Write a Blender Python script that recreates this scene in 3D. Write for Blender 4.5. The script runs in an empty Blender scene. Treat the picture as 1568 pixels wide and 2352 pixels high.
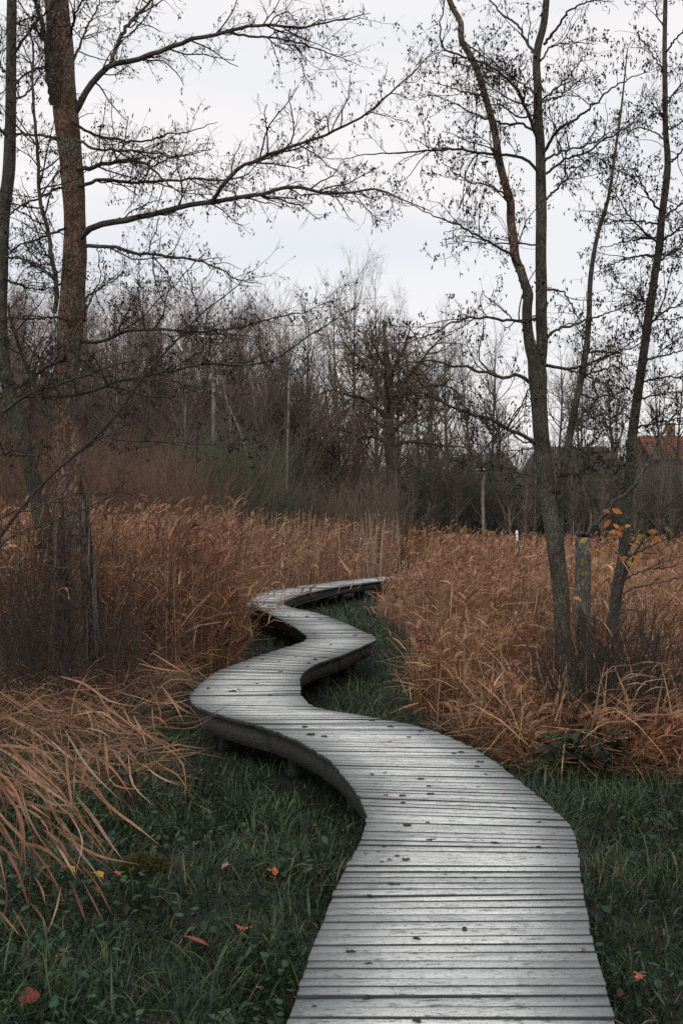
import bpy, math, random
import numpy as np
rs = np.random.RandomState(11)
random.seed(5)
sc = bpy.context.scene
C = sc.collection

# ------------------------------------------------------------------ camera, sky, sun, exposure
CAMZ = 2.10            # eye above the marsh floor
DECK = 0.45            # top of the boardwalk above the marsh floor
F = 50.0 / 36.0 * 2352 # focal length in picture units (picture is 1568 x 2352 units)
HX, HY = 784.0, 1195.0 # vanishing point of the level view
cam = bpy.data.cameras.new('camera'); camo = bpy.data.objects.new('camera', cam); C.objects.link(camo)
cam.sensor_fit = 'VERTICAL'; cam.sensor_height = 36; cam.sensor_width = 24; cam.lens = 50
cam.shift_y = (HY - 1176) / 2352
cam.clip_start = 0.1; cam.clip_end = 3000
cam.dof.use_dof = True; cam.dof.focus_distance = 16.0; cam.dof.aperture_fstop = 8.0
camo.location = (0, 0, CAMZ); camo.rotation_euler = (math.radians(90), 0, 0)
sc.camera = camo

w = bpy.data.worlds.new('World'); sc.world = w; w.use_nodes = True
nt = w.node_tree; nt.nodes.clear()
N = nt.nodes.new; LK = nt.links.new
wo = N('ShaderNodeOutputWorld')
sky = N('ShaderNodeTexSky'); sky.sky_type = 'NISHITA'; sky.sun_disc = False
sky.sun_elevation = math.radians(41); sky.sun_rotation = math.radians(200)
b1 = N('ShaderNodeBackground'); b1.inputs[1].default_value = 0.10; LK(sky.outputs[0], b1.inputs[0])
tc = N('ShaderNodeTexCoord'); mp = N('ShaderNodeMapping'); mp.inputs['Scale'].default_value = (1.0, 1.0, 7.0)
LK(tc.outputs['Generated'], mp.inputs[0])
nz = N('ShaderNodeTexNoise'); nz.inputs['Scale'].default_value = 1.7; nz.inputs['Detail'].default_value = 3.0
nz.inputs['Roughness'].default_value = 0.45
LK(mp.outputs[0], nz.inputs['Vector'])
cr = N('ShaderNodeValToRGB'); LK(nz.outputs[0], cr.inputs[0])
cr.color_ramp.elements[0].position = 0.34; cr.color_ramp.elements[0].color = (0.74, 0.775, 0.83, 1)
cr.color_ramp.elements[1].position = 0.60; cr.color_ramp.elements[1].color = (0.90, 0.875, 0.865, 1)
b2 = N('ShaderNodeBackground'); b2.inputs[1].default_value = 1.05; LK(cr.outputs[0], b2.inputs[0])
mx = N('ShaderNodeMixShader'); mx.inputs[0].default_value = 0.93
LK(b1.outputs[0], mx.inputs[1]); LK(b2.outputs[0], mx.inputs[2]); LK(mx.outputs[0], wo.inputs[0])

sd = bpy.data.lights.new('sun', 'SUN'); sd.energy = 1.5; sd.angle = math.radians(35); sd.color = (1.0, 0.97, 0.93)
so = bpy.data.objects.new('sun', sd); C.objects.link(so)
so.rotation_euler = (math.radians(46), math.radians(-18), 0)

sc.view_settings.view_transform = 'Standard'; sc.view_settings.look = 'None'
sc.view_settings.exposure = 0.07; sc.view_settings.gamma = 1.0
sc.cycles.max_bounces = 4; sc.cycles.diffuse_bounces = 2; sc.cycles.glossy_bounces = 2
sc.cycles.transmission_bounces = 3; sc.cycles.transparent_max_bounces = 4
sc.cycles.use_denoising = False

# ------------------------------------------------------------------ helpers
def px(x, y, d):
    x = np.asarray(x, float); y = np.asarray(y, float); d = np.asarray(d, float)
    return np.stack([(x - HX) * d / F, d + 0 * x, CAMZ - (y - HY) * d / F], -1)
def on_plane(x, y, z):
    d = F * (CAMZ - z) / (y - HY)
    return np.array([(x - HX) * d / F, d, z])
def nrm(v): return v / np.maximum(np.linalg.norm(v, axis=-1, keepdims=True), 1e-9)
def smooth(pts, n):
    """Catmull-Rom through pts (k,m) resampled to n points, even in chord length."""
    p = np.asarray(pts, float)
    if len(p) == 2: p = np.stack([p[0], (p[0] + p[1]) / 2, p[1]])
    t = np.concatenate([[0], np.cumsum(np.linalg.norm(np.diff(p[:, :2], axis=0), axis=1) + 1e-6)])
    m = np.gradient(p, t, axis=0)
    q = np.linspace(0, t[-1], n); i = np.clip(np.searchsorted(t, q, 'right') - 1, 0, len(t) - 2)
    h = (t[i + 1] - t[i])[:, None]; u = ((q - t[i]) / (t[i + 1] - t[i]))[:, None]
    return ((2*u**3 - 3*u**2 + 1) * p[i] + (u**3 - 2*u**2 + u) * h * m[i]
            + (-2*u**3 + 3*u**2) * p[i + 1] + (u**3 - u**2) * h * m[i + 1])
def vnoise(x, y, s=1.0, seed=0):
    """cheap smooth 2-D noise, about -1..1"""
    r = np.random.RandomState(seed); o = 0
    for k in range(5):
        a = r.rand() * 6.28; f = s * (0.6 + 0.45 * k); p = r.rand() * 6.28
        o = o + np.sin((x * np.cos(a) + y * np.sin(a)) * f + p) / 2.2
    return o
def ground_z(x, y): return 0.035 * vnoise(x, y, 1.3, 3) + 0.02 * vnoise(x, y, 4.0, 4)

class MB:
    def __init__(s): s.v = []; s.f = []; s.c = []; s.n = 0
    def add(s, v, f, c=None):
        v = np.asarray(v, float).reshape(-1, 3); f = np.asarray(f, int)
        s.v.append(v); s.f.append(f + s.n); s.n += len(v)
        if c is None: c = np.ones((len(v), 3))
        s.c.append(np.broadcast_to(np.asarray(c, float), (len(v), 3)))
    def tube(s, P, R, sides=5, col=None, ridges=None):
        """P (N,n,3) centre lines, R (N,n) radii"""
        P = np.asarray(P, float); R = np.asarray(R, float)
        if P.ndim == 2: P = P[None]; R = R[None]
        Nn, n, _ = P.shape
        if Nn == 0: return
        T = nrm(np.gradient(P, axis=1))
        mean = nrm(P[:, -1] - P[:, 0])
        ref = np.where((np.abs(mean[:, 2:3]) > 0.8), np.array([[0, 1.0, 0]]), np.array([[0, 0, 1.0]]))[:, None, :]
        U = nrm(np.cross(T, ref)); V = np.cross(T, U)
        a = np.arange(sides) / sides * 2 * math.pi
        rr = R[:, :, None] * np.ones(sides)
        if ridges is not None: rr = rr * ridges(P, a)
        vv = P[:, :, None, :] + rr[..., None] * (np.cos(a)[:, None] * U[:, :, None, :] + np.sin(a)[:, None] * V[:, :, None, :])
        base = (np.arange(Nn) * n * sides)[:, None, None]
        i = np.arange(n - 1)[None, :, None] * sides; j = np.arange(sides)[None, None, :]; j2 = (j + 1) % sides
        q = np.stack([base + i + j, base + i + j2, base + i + sides + j2, base + i + sides + j], -1).reshape(-1, 4)
        c = None
        if col is not None:
            c = np.repeat(np.asarray(col, float), n * sides, axis=0) if np.ndim(col) == 2 else col
        s.add(vv, q, c)
    def strip(s, P, W, S, col=None):
        """flat ribbons: P (N,n,3), half widths W (N,n), side vectors S (N,3); col (N,3) or (N,n,3)"""
        Nn, n, _ = P.shape
        if Nn == 0: return
        if S.ndim == 2: S = S[:, None, :]
        vv = np.stack([P - S * W[..., None], P + S * W[..., None]], 2)
        base = (np.arange(Nn) * n * 2)[:, None]; i = np.arange(n - 1)[None, :] * 2
        q = np.stack([base + i, base + i + 1, base + i + 3, base + i + 2], -1).reshape(-1, 4)
        c = None
        if col is not None:
            col = np.asarray(col, float)
            if col.ndim == 2: col = np.repeat(col[:, None], n, 1)
            c = np.repeat(col[:, :, None, :], 2, 2).reshape(-1, 3)
        s.add(vv, q, c)
    def box(s, c, size, rz=0.0, col=None):
        x, y, z = np.array(size) / 2
        v = np.array([[-x,-y,-z],[x,-y,-z],[x,y,-z],[-x,y,-z],[-x,-y,z],[x,-y,z],[x,y,z],[-x,y,z]], float)
        ca, sa = math.cos(rz), math.sin(rz)
        v = np.stack([v[:,0]*ca - v[:,1]*sa, v[:,0]*sa + v[:,1]*ca, v[:,2]], -1) + np.array(c)
        s.add(v, [[0,3,2,1],[4,5,6,7],[0,1,5,4],[1,2,6,5],[2,3,7,6],[3,0,4,7]], col)
    def mesh(s, name, origin=(0, 0, 0), smooth_sh=False):
        me = bpy.data.meshes.new(name)
        V = (np.concatenate(s.v) - np.array(origin)).astype(np.float32)
        me.vertices.add(len(V)); me.vertices.foreach_set('co', V.ravel())
        lt = np.concatenate([np.full(len(f), f.shape[1]) for f in s.f]); li = np.concatenate([f.ravel() for f in s.f])
        me.loops.add(len(li)); me.loops.foreach_set('vertex_index', li.astype(np.int32))
        me.polygons.add(len(lt))
        me.polygons.foreach_set('loop_start', (np.cumsum(lt) - lt).astype(np.int32))
        if smooth_sh: me.polygons.foreach_set('use_smooth', np.ones(len(lt), bool))
        at = me.attributes.new('col', 'FLOAT_COLOR', 'POINT')
        cc = np.concatenate(s.c); cc = np.concatenate([cc, np.ones((len(cc), 1))], 1).astype(np.float32)
        at.data.foreach_set('color', cc.ravel())
        me.update(calc_edges=True)
        return me
    def build(s, name, mat, parent=None, origin=None, smooth_sh=False):
        if not s.v: return None
        if parent is not None:
            o0 = parent['o'] if 'o' in parent else (0, 0, 0)
        else: o0 = origin if origin is not None else (0, 0, 0)
        me = s.mesh(name, o0, smooth_sh); me.materials.append(mat)
        o = bpy.data.objects.new(name, me); C.objects.link(o)
        if parent is not None: o.parent = parent
        else: o.location = o0
        return o
def tag(o, label, cat, group=None, kind=None):
    o['label'] = label; o['category'] = cat
    if group: o['group'] = group
    if kind: o['kind'] = kind
    return o
ORIG = {}
class Root(dict): pass
def thing(name, label, cat, loc=(0, 0, 0), group=None):
    o = bpy.data.objects.new(name, None); C.objects.link(o); o.empty_display_size = 0.2
    o.location = loc; tag(o, label, cat, group); ORIG[o.name] = tuple(float(v) for v in loc)
    return o
def part(mb, name, mat, root, smooth_sh=False, sub=None, kind=None, label=None):
    """mesh built in world coordinates, made a child of root (or of root's part sub)"""
    if not mb.v: return None
    me = mb.mesh(name, ORIG[root.name], smooth_sh); me.materials.append(mat)
    o = bpy.data.objects.new(name, me); C.objects.link(o); o.parent = sub if sub is not None else root
    if kind: o['kind'] = kind
    if label: o['label'] = label
    return o

# ------------------------------------------------------------------ materials
def mat_new(name, rough=0.8, spec=0.3):
    m = bpy.data.materials.new(name); m.use_nodes = True
    nt = m.node_tree; b = nt.nodes['Principled BSDF']
    b.inputs['Roughness'].default_value = rough; b.inputs['Specular IOR Level'].default_value = spec
    return m, nt, b
def nd(nt, t, **kw):
    n = nt.nodes.new(t)
    for k, v in kw.items():
        if k in n.inputs.keys(): n.inputs[k].default_value = v
        else: setattr(n, k, v)
    return n
def ramp(nt, src, stops):
    r = nt.nodes.new('ShaderNodeValToRGB'); e = r.color_ramp.elements
    while len(e) < len(stops): e.new(0.5)
    for q, (p, c) in zip(e, stops):
        q.position = p; q.color = (c[0], c[1], c[2], 1) if not np.isscalar(c) else (c, c, c, 1)
    nt.links.new(src, r.inputs[0]); return r.outputs[0]
def pos_scaled(nt, scale):
    g = nt.nodes.new('ShaderNodeNewGeometry'); m = nt.nodes.new('ShaderNodeMapping'); m.inputs['Scale'].default_value = scale
    nt.links.new(g.outputs['Position'], m.inputs[0]); return m.outputs[0]
def mixc(nt, f, a, b, mode='MIX'):
    m = nt.nodes.new('ShaderNodeMix'); m.data_type = 'RGBA'; m.blend_type = mode
    for s, v in ((0, f), (6, a), (7, b)):
        if hasattr(v, 'is_linked') or hasattr(v, 'links'): nt.links.new(v, m.inputs[s])
        elif np.isscalar(v): m.inputs[s].default_value = v
        else: m.inputs[s].default_value = (v[0], v[1], v[2], 1)
    return m.outputs[2]
def noise(nt, vec, scale, detail=4, rough=0.6):
    n = nd(nt, 'ShaderNodeTexNoise', Scale=scale, Detail=detail, Roughness=rough); nt.links.new(vec, n.inputs['Vector']); return n.outputs[0]
def bump(nt, b, h, dist, strength=1.0):
    n = nd(nt, 'ShaderNodeBump', Strength=strength, Distance=dist); nt.links.new(h, n.inputs['Height']); nt.links.new(n.outputs[0], b.inputs['Normal'])
def bark(name, dark, mid, light, plate=14.0, depth=0.02, lichen=None, spec=0.15):
    m, nt, b = mat_new(name, 0.9, spec)
    v = pos_scaled(nt, (1, 1, 0.38)); v1 = pos_scaled(nt, (1, 1, 1))
    vo = nd(nt, 'ShaderNodeTexVoronoi', Scale=plate); vo.feature = 'DISTANCE_TO_EDGE'
    wn = noise(nt, v, plate * 0.8, 3); 
    mm = nt.nodes.new('ShaderNodeVectorMath'); mm.operation = 'MULTIPLY_ADD'
    nt.links.new(wn, mm.inputs[0]); mm.inputs[1].default_value = (0.22, 0.22, 0.22); nt.links.new(v, mm.inputs[2])
    nt.links.new(mm.outputs[0], vo.inputs['Vector'])
    edge = ramp(nt, vo.outputs['Distance'], [(0.0, 0.35), (0.16, 1.0)])
    n1 = noise(nt, v1, 5.0, 5, 0.65); n2 = noise(nt, v, 40.0, 4, 0.7)
    c = ramp(nt, n1, [(0.3, dark), (0.5, mid), (0.72, light)])
    c = mixc(nt, 0.35, c, ramp(nt, n2, [(0.3, dark), (0.7, light)]))
    if lichen is not None:
        c = mixc(nt, ramp(nt, noise(nt, v1, 2.3, 4, 0.7), [(0.5, 0.0), (0.62, 1.0)]), c, lichen)
    c = mixc(nt, edge, dark, c)
    a = nd(nt, 'ShaderNodeAttribute', attribute_name='col')
    c = mixc(nt, 1.0, c, a.outputs['Color'], 'MULTIPLY')
    nt.links.new(c, b.inputs['Base Color'])
    h = nt.nodes.new('ShaderNodeMath'); h.operation = 'MULTIPLY_ADD'; nt.links.new(n2, h.inputs[0]); h.inputs[1].default_value = 0.5; nt.links.new(edge, h.inputs[2])
    bump(nt, b, h.outputs[0], depth)
    return m
M_BARK_RED = bark('bark_red_alder', (0.055, 0.030, 0.021), (0.20, 0.125, 0.088), (0.34, 0.235, 0.175), 24, 0.022, (0.17, 0.155, 0.125))
M_BARK_GREY = bark('bark_grey_alder', (0.030, 0.025, 0.020), (0.090, 0.076, 0.058), (0.18, 0.16, 0.125), 30, 0.012, (0.115, 0.112, 0.085))
M_BARK_SNAG = bark('bark_snag', (0.05, 0.035, 0.03), (0.11, 0.095, 0.08), (0.20, 0.19, 0.165), 18, 0.012, (0.13, 0.15, 0.125))
M_ROT = bark('rotten_wood', (0.016, 0.012, 0.010), (0.065, 0.043, 0.033), (0.17, 0.12, 0.09), 15, 0.03)
M_BAREWOOD = bark('bare_wood', (0.07, 0.06, 0.055), (0.17, 0.155, 0.14), (0.30, 0.28, 0.26), 50, 0.006)
M_TWIG = bark('twig_bark', (0.028, 0.022, 0.020), (0.055, 0.043, 0.038), (0.10, 0.08, 0.068), 60, 0.002)
M_TWIG_RED = bark('twig_bark_red', (0.05, 0.026, 0.021), (0.10, 0.052, 0.040), (0.16, 0.085, 0.065), 60, 0.002)
M_BIRCH = bark('birch_bark', (0.07, 0.06, 0.05), (0.21, 0.18, 0.15), (0.36, 0.32, 0.28), 9, 0.004)
M_BGBARK = bark('background_bark', (0.035, 0.031, 0.027), (0.070, 0.060, 0.050), (0.12, 0.10, 0.082), 12, 0.01)
def attr_mat(name, rough=0.7, spec=0.25, nscale=9.0, namt=0.35, transl=0.0, nstretch=(1, 1, 1)):
    m, nt, b = mat_new(name, rough, spec)
    a = nd(nt, 'ShaderNodeAttribute', attribute_name='col')
    n = noise(nt, pos_scaled(nt, nstretch), nscale, 4, 0.65)
    k = ramp(nt, n, [(0.25, 1 - namt), (0.75, 1 + namt * 0.6)])
    c = mixc(nt, 1.0, a.outputs['Color'], k, 'MULTIPLY')
    nt.links.new(c, b.inputs['Base Color'])
    if transl > 0:
        t = nd(nt, 'ShaderNodeBsdfTranslucent'); nt.links.new(c, t.inputs[0])
        mx = nt.nodes.new('ShaderNodeMixShader'); mx.inputs[0].default_value = transl
        nt.links.new(b.outputs[0], mx.inputs[1]); nt.links.new(t.outputs[0], mx.inputs[2])
        nt.links.new(mx.outputs[0], nt.nodes['Material Output'].inputs[0])
    return m
M_REED = attr_mat('dry_reed', 0.75, 0.2, 45, 0.5, 0.32)
M_GRASS = attr_mat('wet_grass', 0.45, 0.28, 12, 0.35, 0.2)
M_LEAF = attr_mat('fallen_leaf', 0.6, 0.3, 60, 0.45, 0.15)
M_CONE = attr_mat('alder_cones', 0.85, 0.1, 60, 0.3)
M_BGTWIG = attr_mat('background_twigs', 0.9, 0.1, 0.6, 0.35)
M_DEBRIS = attr_mat('leaf_scraps', 0.7, 0.3, 80, 0.4)

# planks: weathered pale grey, darker towards the ends
m, nt, b = mat_new('weathered_plank', 0.5, 0.5); M_PLANK = m
a = nd(nt, 'ShaderNodeAttribute', attribute_name='col')
sp = nt.nodes.new('ShaderNodeSeparateColor'); nt.links.new(a.outputs['Color'], sp.inputs[0])
vg = pos_scaled(nt, (1.6, 26, 1)); vf = pos_scaled(nt, (1, 1, 1)); vs = pos_scaled(nt, (4, 16, 1))
grain = noise(nt, vg, 5.0, 5, 0.65)
base = ramp(nt, grain, [(0.29, (0.16, 0.158, 0.15)), (0.39, (0.48, 0.47, 0.455)), (0.52, (0.66, 0.65, 0.63)), (0.75, (0.77, 0.76, 0.74))])
wear = noise(nt, vf, 2.6, 5, 0.7)
base = mixc(nt, ramp(nt, wear, [(0.36, 0.65), (0.54, 0.0)]), base, (0.38, 0.385, 0.37))
# colour darkens towards the ends: red channel = metres from the plank's nearer end, blue = plank's own luck
wob = noise(nt, pos_scaled(nt, (2.0, 14, 1)), 3.0, 5, 0.7); big = noise(nt, pos_scaled(nt, (1, 1, 1)), 0.55, 3, 0.5)
def mth(op, a_, b_, c_=None):
    q = nt.nodes.new('ShaderNodeMath'); q.operation = op
    for s_, v_ in enumerate((a_, b_, c_)):
        if v_ is None: continue
        if hasattr(v_, 'links'): nt.links.new(v_, q.inputs[s_])
        else: q.inputs[s_].default_value = v_
    return q.outputs[0]
reach = mth('MULTIPLY_ADD', big, 0.55, mth('MULTIPLY_ADD', sp.outputs[2], 0.14, mth('MULTIPLY_ADD', wob, 0.30, -0.13)))
ef = mth('SUBTRACT', 1.0, mth('DIVIDE', sp.outputs[0], mth('MAXIMUM', reach, 0.03)))
ef = ramp(nt, ef, [(0.0, 0.0), (0.25, 0.22), (0.6, 0.66), (1.0, 0.95)])
base = mixc(nt, ef, base, mixc(nt, grain, (0.045, 0.060, 0.058), (0.17, 0.19, 0.18)))
st = noise(nt, vs, 3.2, 6, 0.72)
base = mixc(nt, ramp(nt, st, [(0.402, 0.92), (0.436, 0.0)]), base, (0.06, 0.065, 0.065))
fl = noise(nt, pos_scaled(nt, (1, 2.2, 1)), 70.0, 2, 0.5)
base = mixc(nt, ramp(nt, fl, [(0.345, 0.8), (0.395, 0.0)]), base, (0.07, 0.07, 0.07))
base = mixc(nt, 1.0, base, mixc(nt, sp.outputs[1], (0.58, 0.615, 0.63), (1.14, 1.155, 1.15)), 'MULTIPLY')
nt.links.new(base, b.inputs['Base Color'])
nt.links.new(ramp(nt, wear, [(0.3, 0.30), (0.7, 0.46)]), b.inputs['Roughness'])
bump(nt, b, grain, 0.004, 0.7)
m, nt, b = mat_new('damp_timber', 0.75, 0.3); M_BEAM = m
g1 = noise(nt, pos_scaled(nt, (3, 3, 22)), 4, 5, 0.65)
nt.links.new(ramp(nt, g1, [(0.25, (0.014, 0.014, 0.013)), (0.5, (0.042, 0.041, 0.036)), (0.78, (0.10, 0.098, 0.088))]), b.inputs['Base Color'])
bump(nt, b, g1, 0.006)
m, nt, b = mat_new('dark_plank_side', 0.8, 0.3); M_PLANKSIDE = m  # dark colour for sides and bevels, so the gaps between planks read dark
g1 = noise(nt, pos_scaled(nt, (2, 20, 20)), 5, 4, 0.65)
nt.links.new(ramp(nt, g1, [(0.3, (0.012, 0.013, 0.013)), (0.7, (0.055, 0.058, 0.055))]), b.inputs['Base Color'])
m, nt, b = mat_new('marsh_soil', 0.9, 0.2); M_GROUND = m
a = nd(nt, 'ShaderNodeAttribute', attribute_name='col')
g1 = noise(nt, pos_scaled(nt, (1, 1, 1)), 9, 6, 0.7)
nt.links.new(mixc(nt, 1.0, a.outputs['Color'], ramp(nt, g1, [(0.25, 0.45), (0.75, 1.4)]), 'MULTIPLY'), b.inputs['Base Color'])
bump(nt, b, g1, 0.05)
def plain(name, c0, c1, scale=8, rough=0.8, stretch=(1, 1, 1), spec=0.3, bd=0.0):
    m, nt, b = mat_new(name, rough, spec)
    g = noise(nt, pos_scaled(nt, stretch), scale, 5, 0.65)
    nt.links.new(ramp(nt, g, [(0.3, c0), (0.7, c1)]), b.inputs['Base Color'])
    if bd: bump(nt, b, g, bd)
    return m
M_ROOF_DARK = plain('dark_roof_tile', (0.035, 0.035, 0.04), (0.07, 0.068, 0.07), 6)
M_ROOF_RED = plain('red_roof_tile', (0.19, 0.06, 0.042), (0.28, 0.09, 0.065), 5)
M_WHITE = plain('white_paint', (0.62, 0.61, 0.60), (0.78, 0.77, 0.76), 12, 0.5)
M_GLASS = plain('dark_window_glass', (0.03, 0.035, 0.04), (0.05, 0.055, 0.06), 1, 0.08, spec=0.6)
M_BROWNBOX = plain('brown_board', (0.10, 0.055, 0.04), (0.17, 0.095, 0.07), 14)
M_MOSS = plain('moss', (0.030, 0.036, 0.014), (0.085, 0.085, 0.03), 40, 0.9, bd=0.02)
m, nt, b = mat_new('red_brick', 0.85, 0.2); M_BRICK = m
br = nd(nt, 'ShaderNodeTexBrick', Scale=4.0); br.inputs['Color1'].default_value = (0.30, 0.11, 0.075, 1); br.inputs['Color2'].default_value = (0.22, 0.085, 0.06, 1); br.inputs['Mortar'].default_value = (0.30, 0.26, 0.23, 1)
mpn = nd(nt, 'ShaderNodeMapping'); mpn.inputs['Rotation'].default_value = (math.radians(90), 0, 0)
gg = nt.nodes.new('ShaderNodeNewGeometry'); nt.links.new(gg.outputs['Position'], mpn.inputs[0]); nt.links.new(mpn.outputs[0], br.inputs['Vector'])
nt.links.new(br.outputs[0], b.inputs['Base Color'])

# ------------------------------------------------------------------ boardwalk plan
LR = np.array([  # left edge x,y  right edge x,y  as seen on the deck plane
 (540,2700,1500,2700),(600,2520,1450,2520),(665,2352,1405,2352),(735,2150,1350,2145),(790,2010,1327,2010),(838,1915,1315,1925),(846,1880,1300,1893),
 (830,1835,1255,1850),(796,1787,1190,1796),(745,1735,1120,1742),(680,1698,1050,1703),(600,1667,950,1667),(505,1641,820,1642),
 (450,1620,722,1624),(440,1605,694,1604),(455,1579,688,1577),(492,1547,690,1552),(560,1519,722,1526),(640,1492,790,1502),
 (696,1474,838,1480.5),(706,1466,861,1469),(690,1449,828,1449),(648,1424,780,1427),(600,1402,712,1404),(564,1389,658,1392),
 (561,1380,650,1384),(582,1367,682,1369),(640,1353,745,1354),(715,1342,800,1345),(785,1334,850,1338),(850,1327.5,910,1331),
 (905,1319,968,1322),(950,1312,1020,1314)], float)
Lp = np.array([on_plane(x, y, DECK)[:2] for x, y in LR[:, :2]]); Rp = np.array([on_plane(x, y, DECK)[:2] for x, y in LR[:, 2:]])
K = 4000
LRs = smooth(np.concatenate([(Lp + Rp) / 2, Lp, Rp], 1), K)
Ls, Rs = LRs[:, 2:4], LRs[:, 4:6]; Ms = (Ls + Rs) / 2
dv = nrm(Rs - Ls); nv = np.stack([-dv[:, 1], dv[:, 0]], 1)
adv = np.concatenate([[0], np.cumsum(np.maximum(np.sum(np.diff(Ms, axis=0) * nv[:-1], 1), 1e-5))])
PITCH = 0.103
def at_s(s):
    return (np.stack([np.interp(s, adv, Ls[:, k]) for k in (0, 1)], -1), np.stack([np.interp(s, adv, Rs[:, k]) for k in (0, 1)], -1))
arc = np.concatenate([[0], np.cumsum(np.linalg.norm(np.diff(Ms, axis=0), axis=1))])
PC = Ms[::20]
def path_dist(x, y):
    """signed distance outside the deck (approx.), negative on it"""
    x = np.asarray(x, float); y = np.asarray(y, float); out = np.full(x.shape, 1e9)
    hw = np.linalg.norm(Rs - Ls, axis=1)[::20] / 2
    for k in range(0, len(x), 20000):
        s_ = slice(k, k + 20000)
        L20, R20 = Ls[::20], Rs[::20]
        best = np.full(x[s_].shape, 1e9)
        A = L20[None]; B = R20[None]; p = np.stack([x[s_], y[s_]], -1)[:, None]
        ab = B - A; t = np.clip(np.sum((p - A) * ab, -1) / np.sum(ab * ab, -1), 0, 1)
        out[s_] = np.linalg.norm(p - A - ab * t[..., None], axis=-1).min(1)
    return out

# ------------------------------------------------------------------ ground
def inpoly(x, y, poly):
    r = np.zeros(x.shape, bool); p = np.asarray(poly, float); j = len(p) - 1
    for i in range(len(p)):
        c = ((p[i, 1] > y) != (p[j, 1] > y)) & (x < (p[j, 0] - p[i, 0]) * (y - p[i, 1]) / (p[j, 1] - p[i, 1] + 1e-12) + p[i, 0])
        r ^= c; j = i
    return r
POLY_R = [(2.3,43),(1.55,38.5),(1.1,36),(0.85,33),(0.75,30.5),(1.15,25.0),(1.40,22),(1.25,19),(0.80,16.4),(0.76,15.2),(0.98,14.2),(1.22,13.1),(1.42,12.2),(2.6,11.5),(7,10.3),(26,24),(26,58),(1.9,58)]
POLY_F = [(-26,30),(-2.9,29),(-2.75,31.2),(-1.6,35.5),(0.2,41),(2.0,46),(2.0,58),(-26,58)]
POLY_L = [(-26,31),(-2.8,30),(-2.55,27.5),(-1.95,25.0),(-1.45,21.5),(-1.40,19.6),(-1.95,17.6),(-2.6,18.1),(-4.2,18.1),(-8,17.0),(-26,14)]
def in_reeds(x, y): return inpoly(x, y, POLY_R) | inpoly(x, y, POLY_F) | inpoly(x, y, POLY_L)
gx = np.concatenate([-np.geomspace(1500, 7, 26), np.arange(-6.75, 6.76, 0.25), np.geomspace(7, 1500, 26)])
gy = np.concatenate([-np.geomspace(1500, 2, 16), np.arange(-1.5, 34, 0.25), np.geomspace(34.5, 2500, 34)])
X, Y = np.meshgrid(gx, gy); 
Z = ground_z(X, Y) * np.clip(1.5 - np.abs(Y) / 80, 0, 1)
mb = MB(); nx = len(gx)
i = (np.arange(len(gy) - 1)[:, None] * nx + np.arange(nx - 1)[None]).ravel()
rd = in_reeds(X.ravel(), Y.ravel())
gc = np.where(rd[:, None], [[0.060, 0.040, 0.028]], [[0.014, 0.020, 0.012]])
far = np.clip((Y.ravel() - 55) / 10, 0, 1)[:, None]; gc = gc * (1 - far) + np.array([[0.035, 0.032, 0.022]]) * far
mb.add(np.stack([X, Y, Z], -1), np.stack([i, i + 1, i + nx + 1, i + nx], -1), gc)
g = mb.build('ground', M_GROUND, smooth_sh=True); g['kind'] = 'structure'

# ------------------------------------------------------------------ boardwalk
bw_loc = (0.3, 4.0, DECK)
bw = thing('boardwalk', 'winding boardwalk of weathered pale grey planks snaking through the reed bed', 'boardwalk', bw_loc)
n_pl = int(adv[-1] / PITCH)
rest = MB(); mids = []
for k in range(n_pl):
    gap = random.uniform(0.006, 0.0105) if random.random() < 0.8 else random.uniform(0.012, 0.018)
    l0, r0 = at_s(k * PITCH + gap / 2); l1, r1 = at_s((k + 1) * PITCH - gap / 2)
    e = [random.uniform(-0.004, 0.006) for _ in range(2)]
    def ext(l, r):
        u = (r - l) / np.linalg.norm(r - l); return l - u * (0.01 + e[0]), r + u * (0.01 + e[1])
    l0, r0 = ext(l0, r0); l1, r1 = ext(l1, r1)
    nseg = 7; t = np.array([0, 0.06, 0.2, 0.5, 0.8, 0.94, 1.0]); wid = np.linalg.norm(r0 - l0)
    skew = random.gauss(0, 0.0016)
    A = l0 + (r0 - l0) * t[:, None]; B = l1 + (r1 - l1) * t[:, None]
    A[:, 1] += skew * (t - .5) * 2 + rs.normal(0, 0.0007, nseg); B[:, 1] += skew * (t - .5) * 2 + rs.normal(0, 0.0007, nseg)
    zt = DECK + random.gauss(0, 0.0022) + (t - .5) * random.gauss(0, 0.004); tilt = random.gauss(0, 0.0016)
    th = 0.034
    ring = np.stack([np.c_[A, zt - th], np.c_[A, zt - tilt - 0.003], np.c_[A + (B - A) * 0.04, zt - tilt], np.c_[B + (A - B) * 0.04, zt + tilt], np.c_[B, zt + tilt - 0.003], np.c_[B, zt - th]], 1)
    ii = np.arange(nseg - 1)[:, None] * 6; jj = np.arange(6)[None]; j2 = (jj + 1) % 6
    q = np.stack([ii + jj, ii + j2, ii + 6 + j2, ii + 6 + jj], -1).reshape(-1, 4)
    ends = np.array([[0, 1, 4, 5], [1, 2, 3, 4]])
    q = np.concatenate([q, ends[:, ::-1], ends + (nseg - 1) * 6])
    em = np.minimum(t, 1 - t) * wid
    tint = np.clip(random.gauss(0.55, 0.24), 0, 1)
    col = np.repeat(np.stack([em, np.full(nseg, tint), np.full(nseg, random.random())], -1), 6, 0)
    pm = MB() if k < 300 else rest
    pm.add(ring, q[:, ::-1], col)
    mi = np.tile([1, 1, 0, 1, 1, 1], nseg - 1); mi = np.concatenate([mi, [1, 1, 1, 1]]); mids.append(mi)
    if k < 300:
        po = part(pm, 'plank', M_PLANK, bw); po.data.materials.append(M_PLANKSIDE); po.data.polygons.foreach_set('material_index', mi.astype(np.int32))
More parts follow.
